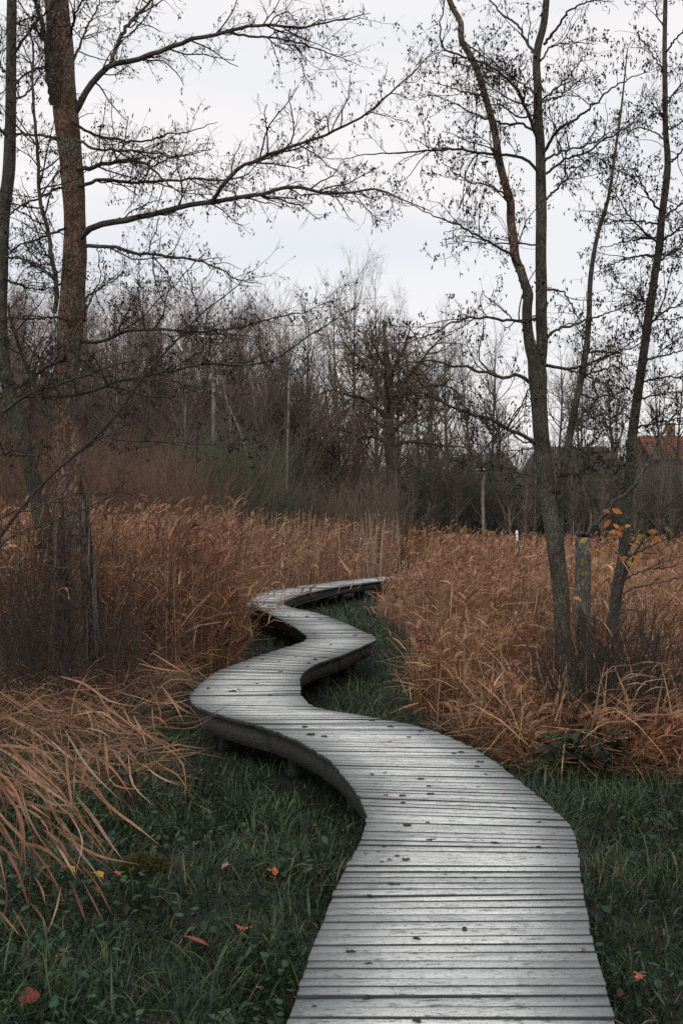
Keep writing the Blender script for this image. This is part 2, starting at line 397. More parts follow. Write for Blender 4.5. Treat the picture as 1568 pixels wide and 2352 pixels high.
po = part(rest, 'far_planks', M_PLANK, bw, kind='stuff'); po.data.materials.append(M_PLANKSIDE); po.data.polygons.foreach_set('material_index', np.concatenate(mids[300:]).astype(np.int32))
# edge beams, posts, cross joists
stn = np.arange(0.3, adv[-1] - 1.0, 1.25)
for side in (0, 1):
    for k in range(len(stn) - 1):
        ss = np.linspace(stn[k] + 0.003, stn[k + 1] - 0.003, 9)
        l, r = at_s(ss); u = nrm(r - l)
        e0 = (l + u * 0.065) if side == 0 else (r - u * 0.065); e1 = (e0 + u * 0.05) if side == 0 else (e0 - u * 0.05)
        zt, zb = DECK - 0.0365, DECK - 0.215 + rs.normal(0, 0.004)
        o1 = np.ones(9)
        ring = np.stack([np.c_[e0, o1 * zt], np.c_[e1, o1 * zt], np.c_[e1, o1 * zb], np.c_[e0, o1 * zb]], 1)
        ii = np.arange(8)[:, None] * 4; jj = np.arange(4)[None]; j2 = (jj + 1) % 4
        q = np.stack([ii + jj, ii + j2, ii + 4 + j2, ii + 4 + jj], -1).reshape(-1, 4)
        q = np.concatenate([q, [[3, 2, 1, 0]], [[32, 33, 34, 35]]])
        bm = MB(); bm.add(ring, q if side == 0 else q[:, ::-1]); part(bm, 'edge_beam', M_BEAM, bw)
for k, s_ in enumerate(stn):
    l, r = at_s(np.array([s_])); l, r = l[0], r[0]; u = (r - l) / np.linalg.norm(r - l); ang = math.atan2(u[1], u[0])
    for e in (l + u * 0.29, r - u * 0.29):
        bm = MB(); bm.box((e[0], e[1], DECK - 0.0365 - 0.30), (0.105, 0.105, 0.60), ang); part(bm, 'support_post', M_BEAM, bw)
    c_ = (l + r) / 2; n_ = np.array([-u[1], u[0]]) * 0.08
    bm = MB(); bm.box((c_[0] + n_[0], c_[1] + n_[1], DECK - 0.12), (np.linalg.norm(r - l) - 0.18, 0.045, 0.12), ang); part(bm, 'cross_joist', M_BEAM, bw)

# ------------------------------------------------------------------ trees: growth tools
def lens(P): return np.linalg.norm(np.diff(P, axis=1), axis=2).sum(1)
def grow(P, R, per_m, lo, hi, ang=(35, 70), n=6, up=0.05, wig=0.22, t0=0.12, rfac=0.55, rmin=0.0016, rcap=0.02, seed=0, lenfall=0.5, flat=0.0):
    """side shoots along the polylines P: returns (M,n,3),(M,n)"""
    r = np.random.RandomState(seed); L = lens(P)
    cnt = r.poisson(per_m * L); idx = np.repeat(np.arange(len(P)), cnt); Mn = len(idx)
    if Mn == 0: return np.zeros((0, n, 3)), np.zeros((0, n))
    t = t0 + (1 - t0) * r.rand(Mn); m = P.shape[1]
    f = t * (m - 1); i = np.minimum(f.astype(int), m - 2); u = (f - i)[:, None]
    p = P[idx, i] * (1 - u) + P[idx, i + 1] * u; T = nrm(P[idx, i + 1] - P[idx, i])
    pr = R[idx, i] * (1 - u[:, 0]) + R[idx, i + 1] * u[:, 0]
    perp = r.normal(size=(Mn, 3)); perp[:, 2] *= (1 - flat); perp = nrm(perp - np.sum(perp * T, 1, keepdims=True) * T)
    a = np.radians(r.uniform(ang[0], ang[1], Mn))[:, None]
    d = nrm(np.cos(a) * T + np.sin(a) * perp)
    ln = r.uniform(lo, hi, Mn) * (1 - lenfall * t)
    r0 = np.minimum(np.maximum(np.minimum(pr * rfac, ln * 0.018), rmin), rcap)
    out = np.zeros((Mn, n, 3)); out[:, 0] = p; st = (ln / (n - 1))[:, None]
    for k in range(1, n):
        d = nrm(d + r.normal(size=(Mn, 3)) * wig + np.array([0, 0, up]))
        out[:, k] = out[:, k - 1] + d * st
    R2 = r0[:, None] * np.linspace(1, 0.45, n)[None]
    return out, R2
def limb3(pts, d0, d1, r0, r1, n=16):
    """pts in picture units -> 3-D limb whose depth runs d0..d1, radii in picture units"""
    q = smooth(pts, n); d = np.linspace(d0, d1, n)
    P = px(q[:, 0], q[:, 1], d); R = np.linspace(r0, r1, n) * d / F
    return P, R
def trunk3(pts, d, n=70, dd=0.0):
    """pts: x,y,half width"""
    q = smooth(pts, n); dep = d + dd * np.linspace(0, 1, n)
    return px(q[:, 0], q[:, 1], dep), q[:, 2] * dep / F
def barkridge(amp, freq, seed):
    r = np.random.RandomState(seed); ph = r.rand(6) * 6.28
    def f(P, a):
        z = P[:, :, 2][:, :, None]; A = a[None, None]
        return 1 + amp * (np.sin(A * 3 + z * 1.1 + ph[0]) * .5 + np.sin(A * 7 + np.sin(z * 2.3 + ph[1]) * 2 + ph[2]) * .35 + np.sin(A * freq + z * 9 + ph[3]) * .25 + np.sin(z * 7.0 + A * 2 + ph[4]) * .3)
    return f
def ell(n=4):
    """small low-poly spindle hanging along -z, length 1, radius .5"""
    a = np.arange(3) / 3 * 6.283
    ring = np.stack([np.cos(a), np.sin(a)], 1)
    v = np.concatenate([[[0, 0, 0]], np.c_[ring * 0.52, np.full(3, -0.3)], np.c_[ring * 0.44, np.full(3, -0.7)], [[0, 0, -1.0]]])
    f3 = [[0, 1 + (k + 1) % 3, 1 + k] for k in range(3)] + [[7, 4 + k, 4 + (k + 1) % 3] for k in range(3)]
    f4 = [[1 + k, 1 + (k + 1) % 3, 4 + (k + 1) % 3, 4 + k] for k in range(3)]
    return v, np.array(f3), np.array(f4)
EV, E3, E4 = ell()
def pods(mb, pts, length, rad, seed, tilt=0.4, col=(0.02, 0.015, 0.013)):
    r = np.random.RandomState(seed); n = len(pts)
    if n == 0: return
    ln = length * r.uniform(0.7, 1.25, n); rd = rad * r.uniform(0.8, 1.2, n)
    v = EV[None] * np.stack([rd * 2, rd * 2, ln], -1)[:, None]
    tx = r.normal(0, tilt, n)[:, None]; ty = r.normal(0, tilt, n)[:, None]
    v = np.stack([v[..., 0] + v[..., 2] * tx, v[..., 1] + v[..., 2] * ty, v[..., 2]], -1) + pts[:, None]
    o = (np.arange(n) * len(EV))[:, None, None]
    c = np.repeat(np.array(col)[None] * r.uniform(0.6, 1.5, (n, 1)), len(EV), 0)
    base = v.reshape(-1, 3)
    mb.add(base, (E3[None] + o).reshape(-1, 3), c)
    mb.f.append((E4[None] + o).reshape(-1, 4) + mb.n - len(base))
def alder_fill(root, limbs, mat, seed, dens=(7, 9, 9), cones=0.5, catkins=0.5, l1=(0.35, 1.15), l2=(0.12, 0.42), tmat=None, up=0.03, minr=0.0018):
    """twigs, cones and catkins over a tree's limbs"""
    P = np.stack([p for p, _ in limbs]); R = np.stack([r for _, r in limbs])
    A1, B1 = grow(P, R, dens[0], l1[0], l1[1], (30, 68), 8, up, 0.20, 0.10, 0.55, 0.0028, 0.011, seed + 1, 0.45, 0.35)
    A2, B2 = grow(A1, B1, dens[1], l2[0], l2[1], (30, 70), 6, up, 0.28, 0.08, 0.6, minr, 0.005, seed + 2, 0.4, 0.2)
    A3, B3 = grow(A2, B2, dens[2], 0.05, 0.17, (30, 75), 3, 0.02, 0.3, 0.1, 0.7, minr * 0.8, 0.003, seed + 3, 0.3)
    mb = MB(); mb.tube(A1, B1, 4); mb.tube(A2[:, [0, 1, 3, 5]] if len(A2) else A2, B2[:, [0, 1, 3, 5]], 3); mb.tube(A3, B3, 3)
    part(mb, 'crown', tmat or mat, root, True)
    r = np.random.RandomState(seed + 9)
    tips = np.concatenate([A2[:, -1], A3[:, -1], A2[:, 3]])
    cm = MB(); sel = tips[r.rand(len(tips)) < cones * 0.36]
    # cones cluster: a few favoured spots carry bunches
    hub = sel[r.rand(len(sel)) < 0.34]
    cl = np.repeat(hub, 4, 0) + r.normal(0, 0.026, (len(hub) * 4, 3))
    pods(cm, np.concatenate([sel, cl]), 0.028, 0.0095, seed + 4, 0.5)
    if cm.v: part(cm, 'cones', M_CONE, root, True, kind='stuff')
    km = MB(); sel = tips[r.rand(len(tips)) < catkins * 0.36]
    k2 = np.concatenate([sel, sel + r.normal(0, 0.012, sel.shape)])
    pods(km, k2, 0.055, 0.0050, seed + 5, 0.22, (0.050, 0.036, 0.025))
    if km.v: part(km, 'catkins', M_CONE, root, True, kind='stuff')
    return A1, B1
def make_limbs(root, specs, mat, sides=7):
    out = []
    for (pts, d0, d1, r0, r1) in specs:
        P, R = limb3(pts, d0, d1, 1.0, 1.0, 30); tq = np.linspace(0, 1, 30); R = R * (r1 * .45 + (r0 * .72 - r1 * .45) * (1 - tq) ** 0.85); P[1:-1] += rs.normal(0, 0.008, (28, 3)); out.append((P, R))
        mb = MB(); mb.tube(P, R, sides, ridges=barkridge(0.05, 9, len(out))); part(mb, 'limb', mat, root, True)
    return out
def Zm(pts, ox, oy): return [(ox + x * 0.5003, oy + y * 0.5003) + tuple(k) for x, y, *k in pts]
z1 = lambda p: Zm(p, 0, 0); z2 = lambda p: Zm(p, 784.5, 0); z3 = lambda p: Zm(p, 0, 611); z4 = lambda p: Zm(p, 784.5, 611); z6 = lambda p: Zm(p, 784.5, 1129)
def base_at(x, d): return (float((x - HX) * d / F), float(d), float(ground_z(np.array((x - HX) * d / F), np.array(d))))

# ------------------------------------------------------------------ left alder (thick trunk)
DA = 18.0
tA = thing('alder_tree', 'thick reddish-barked alder with long limbs reaching right, hollow rotten foot', 'tree', base_at(180, DA))
P, R = trunk3([(172,1590,58),(170,1500,50),(168,1400,46),(165,1300,43),(164,1200,42),(160,1100,38),(152,1000,30),(153,900,27),(160,800,28),(167,700,29),(172,600,27),(172,500,25),(166,400,26),(157,320,27),(150,250,28),(140,120,28),(130,0,27),(120,-160,25),(112,-400,20),(108,-700,12)], DA, 150)
mb = MB(); mb.tube(P, R, 28, ridges=barkridge(0.085, 17, 1)); trA = part(mb, 'trunk', M_BARK_RED, tA, True)
specsA = [
 (z1([(345,520),(372,470),(400,415),(440,360),(510,300),(640,270),(770,220),(900,180),(1040,145),(1150,118),(1280,118),(1400,125),(1568,85),(1700,60)]), DA, DA-1.0, 11, 2.0),
 (z1([(510,292),(540,200),(590,110),(650,45),(700,0),(760,-80),(800,-180)]), DA-.2, DA+0.8, 7.5, 3),
 (z1([(1030,148),(1150,165),(1300,180),(1420,215),(1568,265),(1650,300)]), DA-.6, DA-0.2, 4.5, 1.4),
 (z1([(350,770),(400,775),(480,750),(560,741),(620,742),(690,765),(740,815),(800,860),(860,930)]), DA-.1, DA-1.5, 8, 1.5),
 (z1([(355,850),(390,845),(450,825),(540,830),(640,835),(800,828),(900,820),(1060,825),(1150,790),(1180,750),(1230,700)]), DA-.1, DA+0.9, 6, 1.6),
 (z1([(370,1090),(400,1062),(430,1045),(530,1020),(640,1000),(760,968),(880,940),(980,928),(1080,910),(1180,900),(1240,880),(1340,860),(1440,875),(1500,892),(1568,888),(1650,880),(1690,862),(1770,885),(1900,940),(1990,975)]), DA-.2, DA-2.2, 11, 1.6),
 (z1([(975,925),(1010,870),(1060,810),(1150,745),(1250,705),(1370,660),(1470,625),(1568,585),(1720,490),(1820,400),(1910,320),(2010,210)]), DA-1.0, DA-1.8, 7.0, 1.8),
 (z1([(390,1130),(480,1130),(540,1128),(600,1160),(700,1165),(800,1180),(920,1200),(1000,1230),(1100,1285),(1200,1300)]), DA-.2, DA-1.3, 6.5, 1.6),
 (z1([(330,560),(420,610),(520,640),(640,650),(760,620),(880,600),(1000,560)]), DA-.2, DA+1.2, 5, 1.5),
 (z1([(340,640),(430,680),(560,690),(680,700),(820,720),(980,680)]), DA-.2, DA-1.6, 5, 1.4),
 (z1([(330,300),(370,200),(410,110),(450,30),(470,-40)]), DA, DA+1.0, 5, 2),
 (z1([(320,180),(350,60),(420,-60)]), DA, DA-1.0, 5, 2),
 (z1([(245,480),(225,360),(215,230),(195,110),(165,20),(140,-80)]), DA-.2, DA-.8, 10, 7),
 (z1([(260,640),(200,620),(120,620),(0,600),(-80,560)]), DA, DA+1.4, 5, 2),
 (z1([(220,300),(120,340),(60,390),(0,430)]), DA, DA-1.2, 5, 2),
 (z1([(300,850),(180,910),(90,950),(30,1000),(-40,1060)]), DA-.2, DA-1.2, 4.5, 2),
 (z1([(300,1050),(200,1090),(110,1120),(40,1160),(-60,1200)]), DA-.2, DA+1.2, 4.5, 2),
 (z1([(250,1440),(262,1380),(255,1250),(240,1180),(215,1040),(185,900),(180,800),(165,600),(150,400),(152,260),(130,100)]), DA-.9, DA-1.2, 8, 4.0),
 (z3([(360,350),(420,345),(480,340),(560,305),(700,290),(860,300),(1000,295),(1120,280),(1200,250),(1400,210),(1500,170)]), DA, DA-1.6, 6, 1.4),
 (z3([(330,260),(280,240),(180,242),(90,240),(0,238),(-80,250)]), DA-.2, DA-1.4, 4.5, 2),
 (z3([(300,420),(220,460),(160,500),(80,560),(0,610),(-60,640)]), DA-.2, DA+1.0, 7, 4),
 (z3([(250,740),(200,650),(140,500),(90,380),(60,270),(40,180)]), DA-.4, DA-.9, 10, 6),
 (z3([(390,250),(400,150),(480,90),(560,40)]), DA, DA+1.6, 5, 1.5),
]
limbsA = make_limbs(tA, specsA, M_BARK_GREY, 8)
alder_fill(tA, limbsA, M_TWIG, 100, (8.5, 11, 10), 0.42, 0.36, (0.3, 1.15), tmat=M_TWIG)
# rotten foot: leaning decayed shells with strips of bare wood
for pts, mat_ in (([(222,1590,20),(214,1480,18),(206,1380,17),(200,1300,15),(198,1240,13),(194,1190,10),(189,1140,7),(186,1105,3),(184,1085,.6)], M_ROT),
                  ([(150,1590,22),(146,1480,17),(143,1380,14),(142,1300,11),(141,1230,8),(143,1170,4),(145,1130,.6)], M_ROT),
                  ([(235,1592,12),(231,1500,9),(226,1420,8),(221,1350,5)], M_ROT)):
    P, R = trunk3(pts, DA - 0.42, 60); mb = MB(); mb.tube(P, R, 16, ridges=barkridge(0.22, 11, int(pts[0][0]))); part(mb, 'rotten_stem', mat_, tA, True)
for x0, y0, x1, y1, hw in ((216,1260,221,1500,5),(204,1180,206,1330,3),(211,1330,228,1460,6),(199,1390,204,1560,3),(190,1150,196,1230,6)):
    P, R = trunk3([(x0,y0,hw*.3),((x0*2+x1)/3+1,(y0*2+y1)/3,hw),((x0+2*x1)/3-1,(y0+2*y1)/3,hw),(x1,y1,hw*.3)], DA - 0.56, 24)
    mb = MB(); mb.tube(P, R * 0.8, 7, ridges=barkridge(0.2, 5, x0)); part(mb, 'bare_wood_strip', M_BAREWOOD, tA, True)

# second alder at the left edge, curving into the same ground
DB = 18.6
tB = thing('alder_tree', 'slim grey alder at the left edge, its foot curving in behind the thick trunk', 'tree', base_at(130, DB))
P, R = trunk3([(140,1580,30),(128,1400,26),(108,1240,22),(82,1120,19),(60,1040,18),(38,950,17),(18,880,16),(6,800,15),(3,700,14),(6,600,14),(9,500,14),(20,400,14.5),(24,300,13),(26,150,12),(28,0,11),(30,-200,9),(34,-500,5)], DB, 110)
mb = MB(); mb.tube(P, R, 20, ridges=barkridge(0.05, 13, 2)); part(mb, 'trunk', M_BARK_GREY, tB, True)
specsB = [
 (z1([(60,250),(110,180),(180,90),(260,0),(300,-60)]), DB-.2, DB-1.0, 5, 3),
 (z1([(50,470),(120,430),(200,330),(260,280)]), DB-.2, DB+1.0, 4, 1.6),
 (z1([(30,620),(-40,560),(-100,500)]), DB, DB-1, 4, 2),
 (z1([(20,330),(-40,240),(-90,180)]), DB, DB+1, 4, 2),
 (z1([(25,1180),(110,1190),(200,1240),(300,1290)]), DB-.2, DB-1.5, 4, 1.6),
 (z1([(20,1280),(100,1310),(200,1330),(300,1300)]), DB-.2, DB+.5, 4, 1.6),
 (z3([(180,612),(200,600),(230,595),(350,595),(430,570),(540,530),(640,505),(740,490),(830,475),(900,455),(1000,450),(1150,455),(1250,430),(1350,370),(1450,300),(1568,225),(1640,180)]), DB-.8, DB-3.2, 7, 1.6),
 (z3([(20,670),(110,600),(250,550),(430,490),(600,440),(700,430),(800,440)]), DB-.3, DB-2.6, 5.5, 1.8),
 (z3([(-20,870),(40,862),(100,868),(170,875),(230,920)]), DB-.4, DB-.8, 6, 4),
]
limbsB = make_limbs(tB, specsB, M_BARK_GREY, 7)
alder_fill(tB, limbsB, M_TWIG, 200, (8.5, 10, 9), 0.5, 0.35, (0.3, 0.95))

# leaning sapling sweeping from the lower left corner up across the thick trunk
DS = 15.8
tS = thing('leaning_sapling', 'thin dark sapling leaning diagonally across the thick alder trunk', 'tree', base_at(-190, DS))
specsS = [
 ([(-190,1640),(-110,1420),(-50,1300)] + z3([(0,1240),(100,1110),(230,970),(350,860),(440,790),(540,680),(620,560),(700,450),(790,360),(870,270),(940,205),(1020,150),(1100,90),(1150,20)]), DS, DS-.6, 8.5, 2.0),
 (z3([(350,862),(450,795),(600,805),(760,810),(900,815),(1060,830),(1200,800)]), DS-.3, DS-.9, 3.2, 1.1),
 (z3([(380,850),(470,770),(560,640),(620,560),(680,500)]), DS-.2, DS+.6, 4, 1.5),
 (z3([(715,420),(680,330),(650,220),(640,100),(640,0)]), DS-.4, DS-.4, 3.5, 1.4),
 (z3([(620,560),(560,590),(500,530),(420,470),(330,390),(250,340)]), DS-.4, DS-1, 3, 1.2),
 (z3([(760,385),(880,300),(990,290),(1100,330)]), DS-.4, DS-1, 3, 1.2),
 (z3([(915,225),(890,130),(870,60),(850,0)]), DS-.4, DS+.4, 3, 1.2),
 (z3([(650,525),(740,520),(860,540),(960,580),(1080,640)]), DS-.4, DS-1, 3, 1.0),
]
limbsS = make_limbs(tS, specsS, M_TWIG, 7)
alder_fill(tS, limbsS[1:], M_TWIG, 300, (10, 11, 9), 0.6, 0.25, (0.25, 0.8))

# ------------------------------------------------------------------ right alder, double-stemmed, with a third dark stem
DR = 15.2
tR = thing('alder_tree', 'tall alder right of the path, trunk forking into a pale and a dark stem', 'tree', base_at(1295, DR))
P, R = trunk3([(1302,1660,27),(1299,1600,23),(1296,1530,20),(1291,1455,19),(1287,1355,19),(1278,1280,19),(1266,1200,19),(1258,1155,19),(1250,1080,19),(1243,1011,18),(1236,911,18.5),(1232,850,21),(1226,822,17),(1218,800,14),(1212,766,12),(1210,701,11.5),(1213,676,11),(1204,651,10.5),(1192,611,10)], DR, 110)
mb = MB(); mb.tube(P, R, 22, ridges=barkridge(0.05, 13, 4)); part(mb, 'trunk', M_BARK_GREY, tR, True)
P, R = limb3([(1196,622),(1185,600),(1179,550),(1172,500),(1172,465),(1160,425),(1145,365),(1135,300),(1122,250),(1112,215),(1095,160),(1075,120),(1060,95),(1057,50),(1040,20),(1028,-10),(1010,-100),(1000,-220)], DR, DR-.3, 10.5, 5.0, 60)
mb = MB(); mb.tube(P, R, 14, ridges=barkridge(0.05, 9, 5)); part(mb, 'left_stem', M_BARK_RED, tR, True); lstem = (P, R)
P, R = limb3([(1236,880),(1240,836),(1244,780),(1242,736),(1242,661),(1241,600),(1242,500),(1241,425),(1239,325),(1234,250),(1234,200),(1231,150),(1234,110),(1247,60),(1254,0),(1262,-120),(1266,-260)], DR-.02, DR+.1, 12.5, 5.0, 70)
R = np.interp(np.arange(70), [0, 25, 45, 69], [13.5, 12.5, 9, 5]) * DR / F
mb = MB(); mb.tube(P, R, 16, ridges=barkridge(0.04, 9, 6)); part(mb, 'right_stem', M_BARK_GREY, tR, True); rstem = (P, R)
P, R = limb3([(1292,1330),(1284,1240),(1283,1170),(1292,1091),(1304,1021),(1320,931),(1335,861),(1347,786),(1352,711),(1355,640),(1360,600),(1375,525),(1395,460),(1405,400),(1412,345),(1422,280),(1432,190),(1440,110)], DR+.15, DR+.6, 11.5, 1.2, 60)
mb = MB(); mb.tube(P, R, 12, ridges=barkridge(0.05, 9, 7)); part(mb, 'dark_stem', M_BARK_GREY, tR, True)
specsR = [
 (z2([(900,790),(880,762),(850,735),(780,715),(690,708),(600,698),(500,685),(400,692),(280,702),(150,705),(50,720),(-60,730)]), DR, DR-1.2, 5.5, 1.3),
 (z2([(900,612),(870,590),(830,570),(750,572),(680,550),(600,520),(550,490),(450,450),(360,440)]), DR, DR+1.0, 4.5, 1.2),
 (z2([(905,660),(880,600),(850,500),(790,400),(730,340),(680,300),(580,265),(500,235),(450,205),(452,150),(455,100),(470,20),(480,-60)]), DR, DR-.9, 6, 2.6),
 (z2([(890,260),(870,230),(840,180),(810,120),(740,70),(680,0),(640,-60)]), DR, DR+.5, 5, 2.5),
 (z2([(925,700),(950,660),(1000,590),(1080,540),(1180,460),(1260,390),(1350,350),(1440,310)]), DR, DR-1.0, 5.5, 1.4),
 (z2([(930,740),(1000,700),(1080,680),(1180,640),(1260,560)]), DR, DR+.9, 4.5, 1.3),
 (z2([(930,800),(1010,740),(1120,700),(1210,640),(1300,590),(1400,480),(1440,420)]), DR, DR-.5, 4.5, 1.3),
 (z2([(940,915),(1000,850),(1060,790),(1130,730),(1180,690)]), DR, DR+.7, 4, 1.4),
 (z2([(925,205),(980,140),(1040,50),(1120,10),(1250,5)]), DR, DR-.7, 5, 1.4),
 (z2([(910,280),(960,215),(1040,200),(1170,200)]), DR, DR+.8, 3.5, 1.2),
 (z2([(920,460),(990,400),(1060,330),(1110,260),(1170,240)]), DR, DR-.7, 3.5, 1.2),
 (z2([(915,470),(1000,440),(1080,380),(1160,350)]), DR, DR+1.1, 3, 1.2),
 (z2([(890,430),(850,400),(800,370),(740,330),(690,280)]), DR, DR+1.1, 3.5, 1.2),
 (z2([(895,520),(820,540),(740,490),(660,470),(560,400)]), DR, DR-1.2, 3.5, 1.2),
 (z2([(900,1125),(800,1120),(700,1118),(550,1115),(450,1130)]), DR, DR+.6, 3, 1.0),
 (z2([(835,1235),(790,1190),(740,1150),(690,1120),(620,1080),(540,1035),(460,1005),(410,985),(340,950),(260,930)]), DR, DR-1.0, 5, 1.3),
 (z2([(775,980),(740,890),(690,860),(590,835),(520,790),(470,750),(460,720)]), DR-.1, DR-1.0, 4, 1.2),
 (z2([(657,440),(600,430),(540,415),(480,395),(400,370)]), DR-.2, DR+.6, 4, 1.2),
 (z2([(730,760),(690,680),(680,600),(690,560)]), DR-.2, DR-.6, 3.5, 1.5),
 (z2([(550,185),(600,220),(660,270),(730,330)]), DR-.2, DR+.9, 3, 1.2),
 (z4([(890,245),(820,255),(740,245),(660,235),(590,235),(510,260),(440,300),(360,330),(260,370),(180,400)]), DR, DR-1.3, 5, 1.3),
 (z4([(860,535),(840,515),(820,505),(740,510),(650,485),(560,465),(480,450),(400,435),(330,440),(230,470),(120,500)]), DR, DR-.9, 6, 1.3),
 (z4([(905,820),(870,800),(840,785),(790,765),(740,735),(670,700),(600,680),(500,640),(420,605),(300,565),(190,515)]), DR, DR-1.4, 7, 1.3),
 (z4([(935,335),(980,290),(1060,275),(1150,240),(1240,210),(1340,165)]), DR, DR+.6, 5, 1.6),
 (z4([(940,458),(1020,470),(1100,460),(1180,425),(1260,395),(1350,365),(1390,330)]), DR, DR+.9, 5.5, 2),
 (z4([(935,110),(1000,110),(1060,190),(1100,260),(1150,330)]), DR, DR-.9, 3.5, 1.2),
 (z4([(860,320),(890,360),(920,420),(925,470)]), DR-.3, DR-.25, 6, 3.5),
 (z4([(800,0),(830,110),(850,220),(850,320)]), DR-.3, DR-.2, 4, 5.5),
 (z4([(880,820),(820,800),(760,750),(700,730),(640,740),(560,700)]), DR-.1, DR+1.2, 3, 1.0),
 (z4([(905,970),(830,955),(770,930),(700,940),(640,900),(600,870)]), DR-.1, DR+1.0, 3, 1.0),
 (z4([(1110,510),(1180,480),(1260,460),(1330,455),(1400,440)]), DR+.4, DR-.5, 4, 1.3),
 (z4([(1130,400),(1180,390),(1260,400),(1330,350),(1400,320)]), DR+.4, DR+1.2, 3.5, 1.3),
 (z4([(1090,580),(1160,610),(1220,590),(1290,620),(1340,600)]), DR+.4, DR-.4, 3.5, 1.2),
 (z4([(1055,700),(1120,740),(1190,760),(1260,740),(1320,790)]), DR+.3, DR-.6, 3, 1.1),
 (z4([(1040,810),(1100,850),(1170,900),(1240,890),(1300,930)]), DR+.3, DR+.9, 3, 1.1),
 (z4([(1020,940),(1080,960),(1140,920),(1200,930)]), DR+.3, DR-.6, 3, 1.1),
 (z2([(1190,1030),(1240,870),(1270,800),(1330,720)]), DR+.4, DR+.2, 3, 1.2),
]
limbsR = make_limbs(tR, specsR, M_BARK_GREY, 7)
alder_fill(tR, [limbsR[k] for k in range(len(limbsR)) if k not in (26, 27)], M_TWIG, 400, (8.0, 9.5, 8), 0.8, 0.8, (0.25, 0.85))

# third alder, far right
DT = 16.6
tT = thing('alder_tree', 'slender straight alder rising near the right edge of the picture', 'tree', base_at(1400, DT))
P, R = trunk3([(1398,1615,18),(1402,1500,15),(1408,1430,14),(1416,1354,13.5),(1432,1270,13.5),(1438,1161,13),(1446,1086,12.5),(1453,986,11.5),(1465,896,10.5),(1477,811,10),(1487,736,10),(1495,686,9.5),(1504,620,9),(1512,575,9),(1518,500,8.5),(1525,450,8.5),(1532,375,7.5),(1527,300,6.5),(1526,200,6),(1525,125,5.5),(1527,0,5),(1530,-150,4)], DT, 110)
mb = MB(); mb.tube(P, R, 16, ridges=barkridge(0.04, 11, 8)); part(mb, 'trunk', M_BARK_GREY, tT, True)
def q2(*p): return z2(list(p))
specsT = [
 (q2((1485,245),(1530,180),(1568,140),(1640,80)), DT, DT-.7, 3.5, 1.5), (q2((1490,475),(1530,420),(1568,380),(1650,320)), DT, DT+.8, 3.5, 1.5),
 (q2((1500,760),(1568,680),(1660,600)), DT, DT-.7, 4, 1.5), (q2((1475,1005),(1520,965),(1568,930),(1660,880)), DT, DT+.6, 4, 1.5),
 (q2((1470,1105),(1520,1070),(1568,1040),(1660,1000)), DT, DT-.8, 4, 1.5), (q2((1460,1195),(1510,1160),(1568,1130),(1660,1090)), DT, DT+.8, 4, 1.5),
 (q2((1460,975),(1400,890),(1350,800),(1300,740)), DT, DT-.8, 4, 1.4), (q2((1458,1032),(1350,1015),(1270,1015),(1200,1028)), DT, DT+.5, 4, 2),
 (q2((1450,1118),(1380,1060),(1290,950),(1250,860),(1230,800)), DT, DT-.6, 4, 1.4), (q2((1452,1090),(1380,1095),(1300,1110),(1180,1140)), DT, DT-.2, 4, 1.8),
 (q2((1445,1172),(1370,1175),(1300,1190),(1220,1225),(1150,1258)), DT, DT-.5, 4, 1.8), (q2((1485,130),(1450,80),(1440,20),(1430,-60)), DT, DT+.5, 3, 1.5),
 (q2((1478,330),(1430,260),(1390,200),(1340,150)), DT, DT-.7, 3, 1.2), (q2((1480,640),(1420,600),(1350,590),(1290,640)), DT, DT+.8, 3, 1.2),
 (q2((1485,560),(1430,480),(1400,420)), DT, DT-.8, 3, 1.2), (q2((1490,600),(1568,560),(1640,560)), DT, DT-1, 3, 1.2),
 (z4([(1410,268),(1470,215),(1568,170),(1650,140)]), DT, DT-.8, 4, 1.5), (z4([(1395,432),(1480,410),(1568,390),(1650,380)]), DT, DT+.7, 4, 1.5),
 (z4([(1380,532),(1450,515),(1568,515),(1650,530)]), DT, DT-.6, 3.5, 1.5), (z4([(1370,612),(1470,585),(1568,575)]), DT, DT+.6, 3.5, 1.5),
 (z4([(1352,742),(1440,720),(1568,700),(1640,690)]), DT, DT-.8, 4, 1.5), (z4([(1410,190),(1360,150),(1300,110),(1240,90)]), DT, DT-.7, 3, 1.2),
 (z4([(1400,300),(1370,260),(1340,200)]), DT, DT+.6, 3, 1.2), (z4([(1370,620),(1300,560),(1240,600)]), DT, DT-.8, 3, 1.0),
 (z4([(1345,720),(1290,680),(1230,690),(1180,660)]), DT, DT+.8, 3, 1.0),
]
limbsT = make_limbs(tT, specsT, M_BARK_GREY, 6)
alder_fill(tT, limbsT, M_TWIG, 500, (11, 9.5, 8), 0.8, 0.8, (0.25, 0.75))

# broken grey snag beside the right alder, with its leaning shoots
DN = 14.9
tN = thing('broken_snag', 'broken grey trunk stump standing beside the right alder, bark peeling at its foot', 'tree stump', base_at(1338, DN))
P, R = trunk3([(1342,1665,26),(1340,1600,23),(1339,1500,20),(1338,1420,18.5),(1338,1340,18),(1339,1280,18),(1338,1234,17.5)], DN, 50)
mb = MB(); mb.tube(P, R, 20, ridges=barkridge(0.06, 9, 12)); part(mb, 'trunk', M_BARK_SNAG, tN, True)
top = P[-1]; a = np.arange(20) / 20 * 6.283; mb = MB()
rr = R[-1] * 0.97; v = np.stack([top[0] + rr * np.cos(a), top[1] + rr * np.sin(a), top[2] + rs.uniform(-.02, .05, 20)], -1); v = np.r_[v, [[top[0], top[1], top[2] - 0.05]]]
mb.add(v, np.array([[k, (k + 1) % 20, 20] for k in range(20)])); part(mb, 'broken_top', M_ROT, tN)
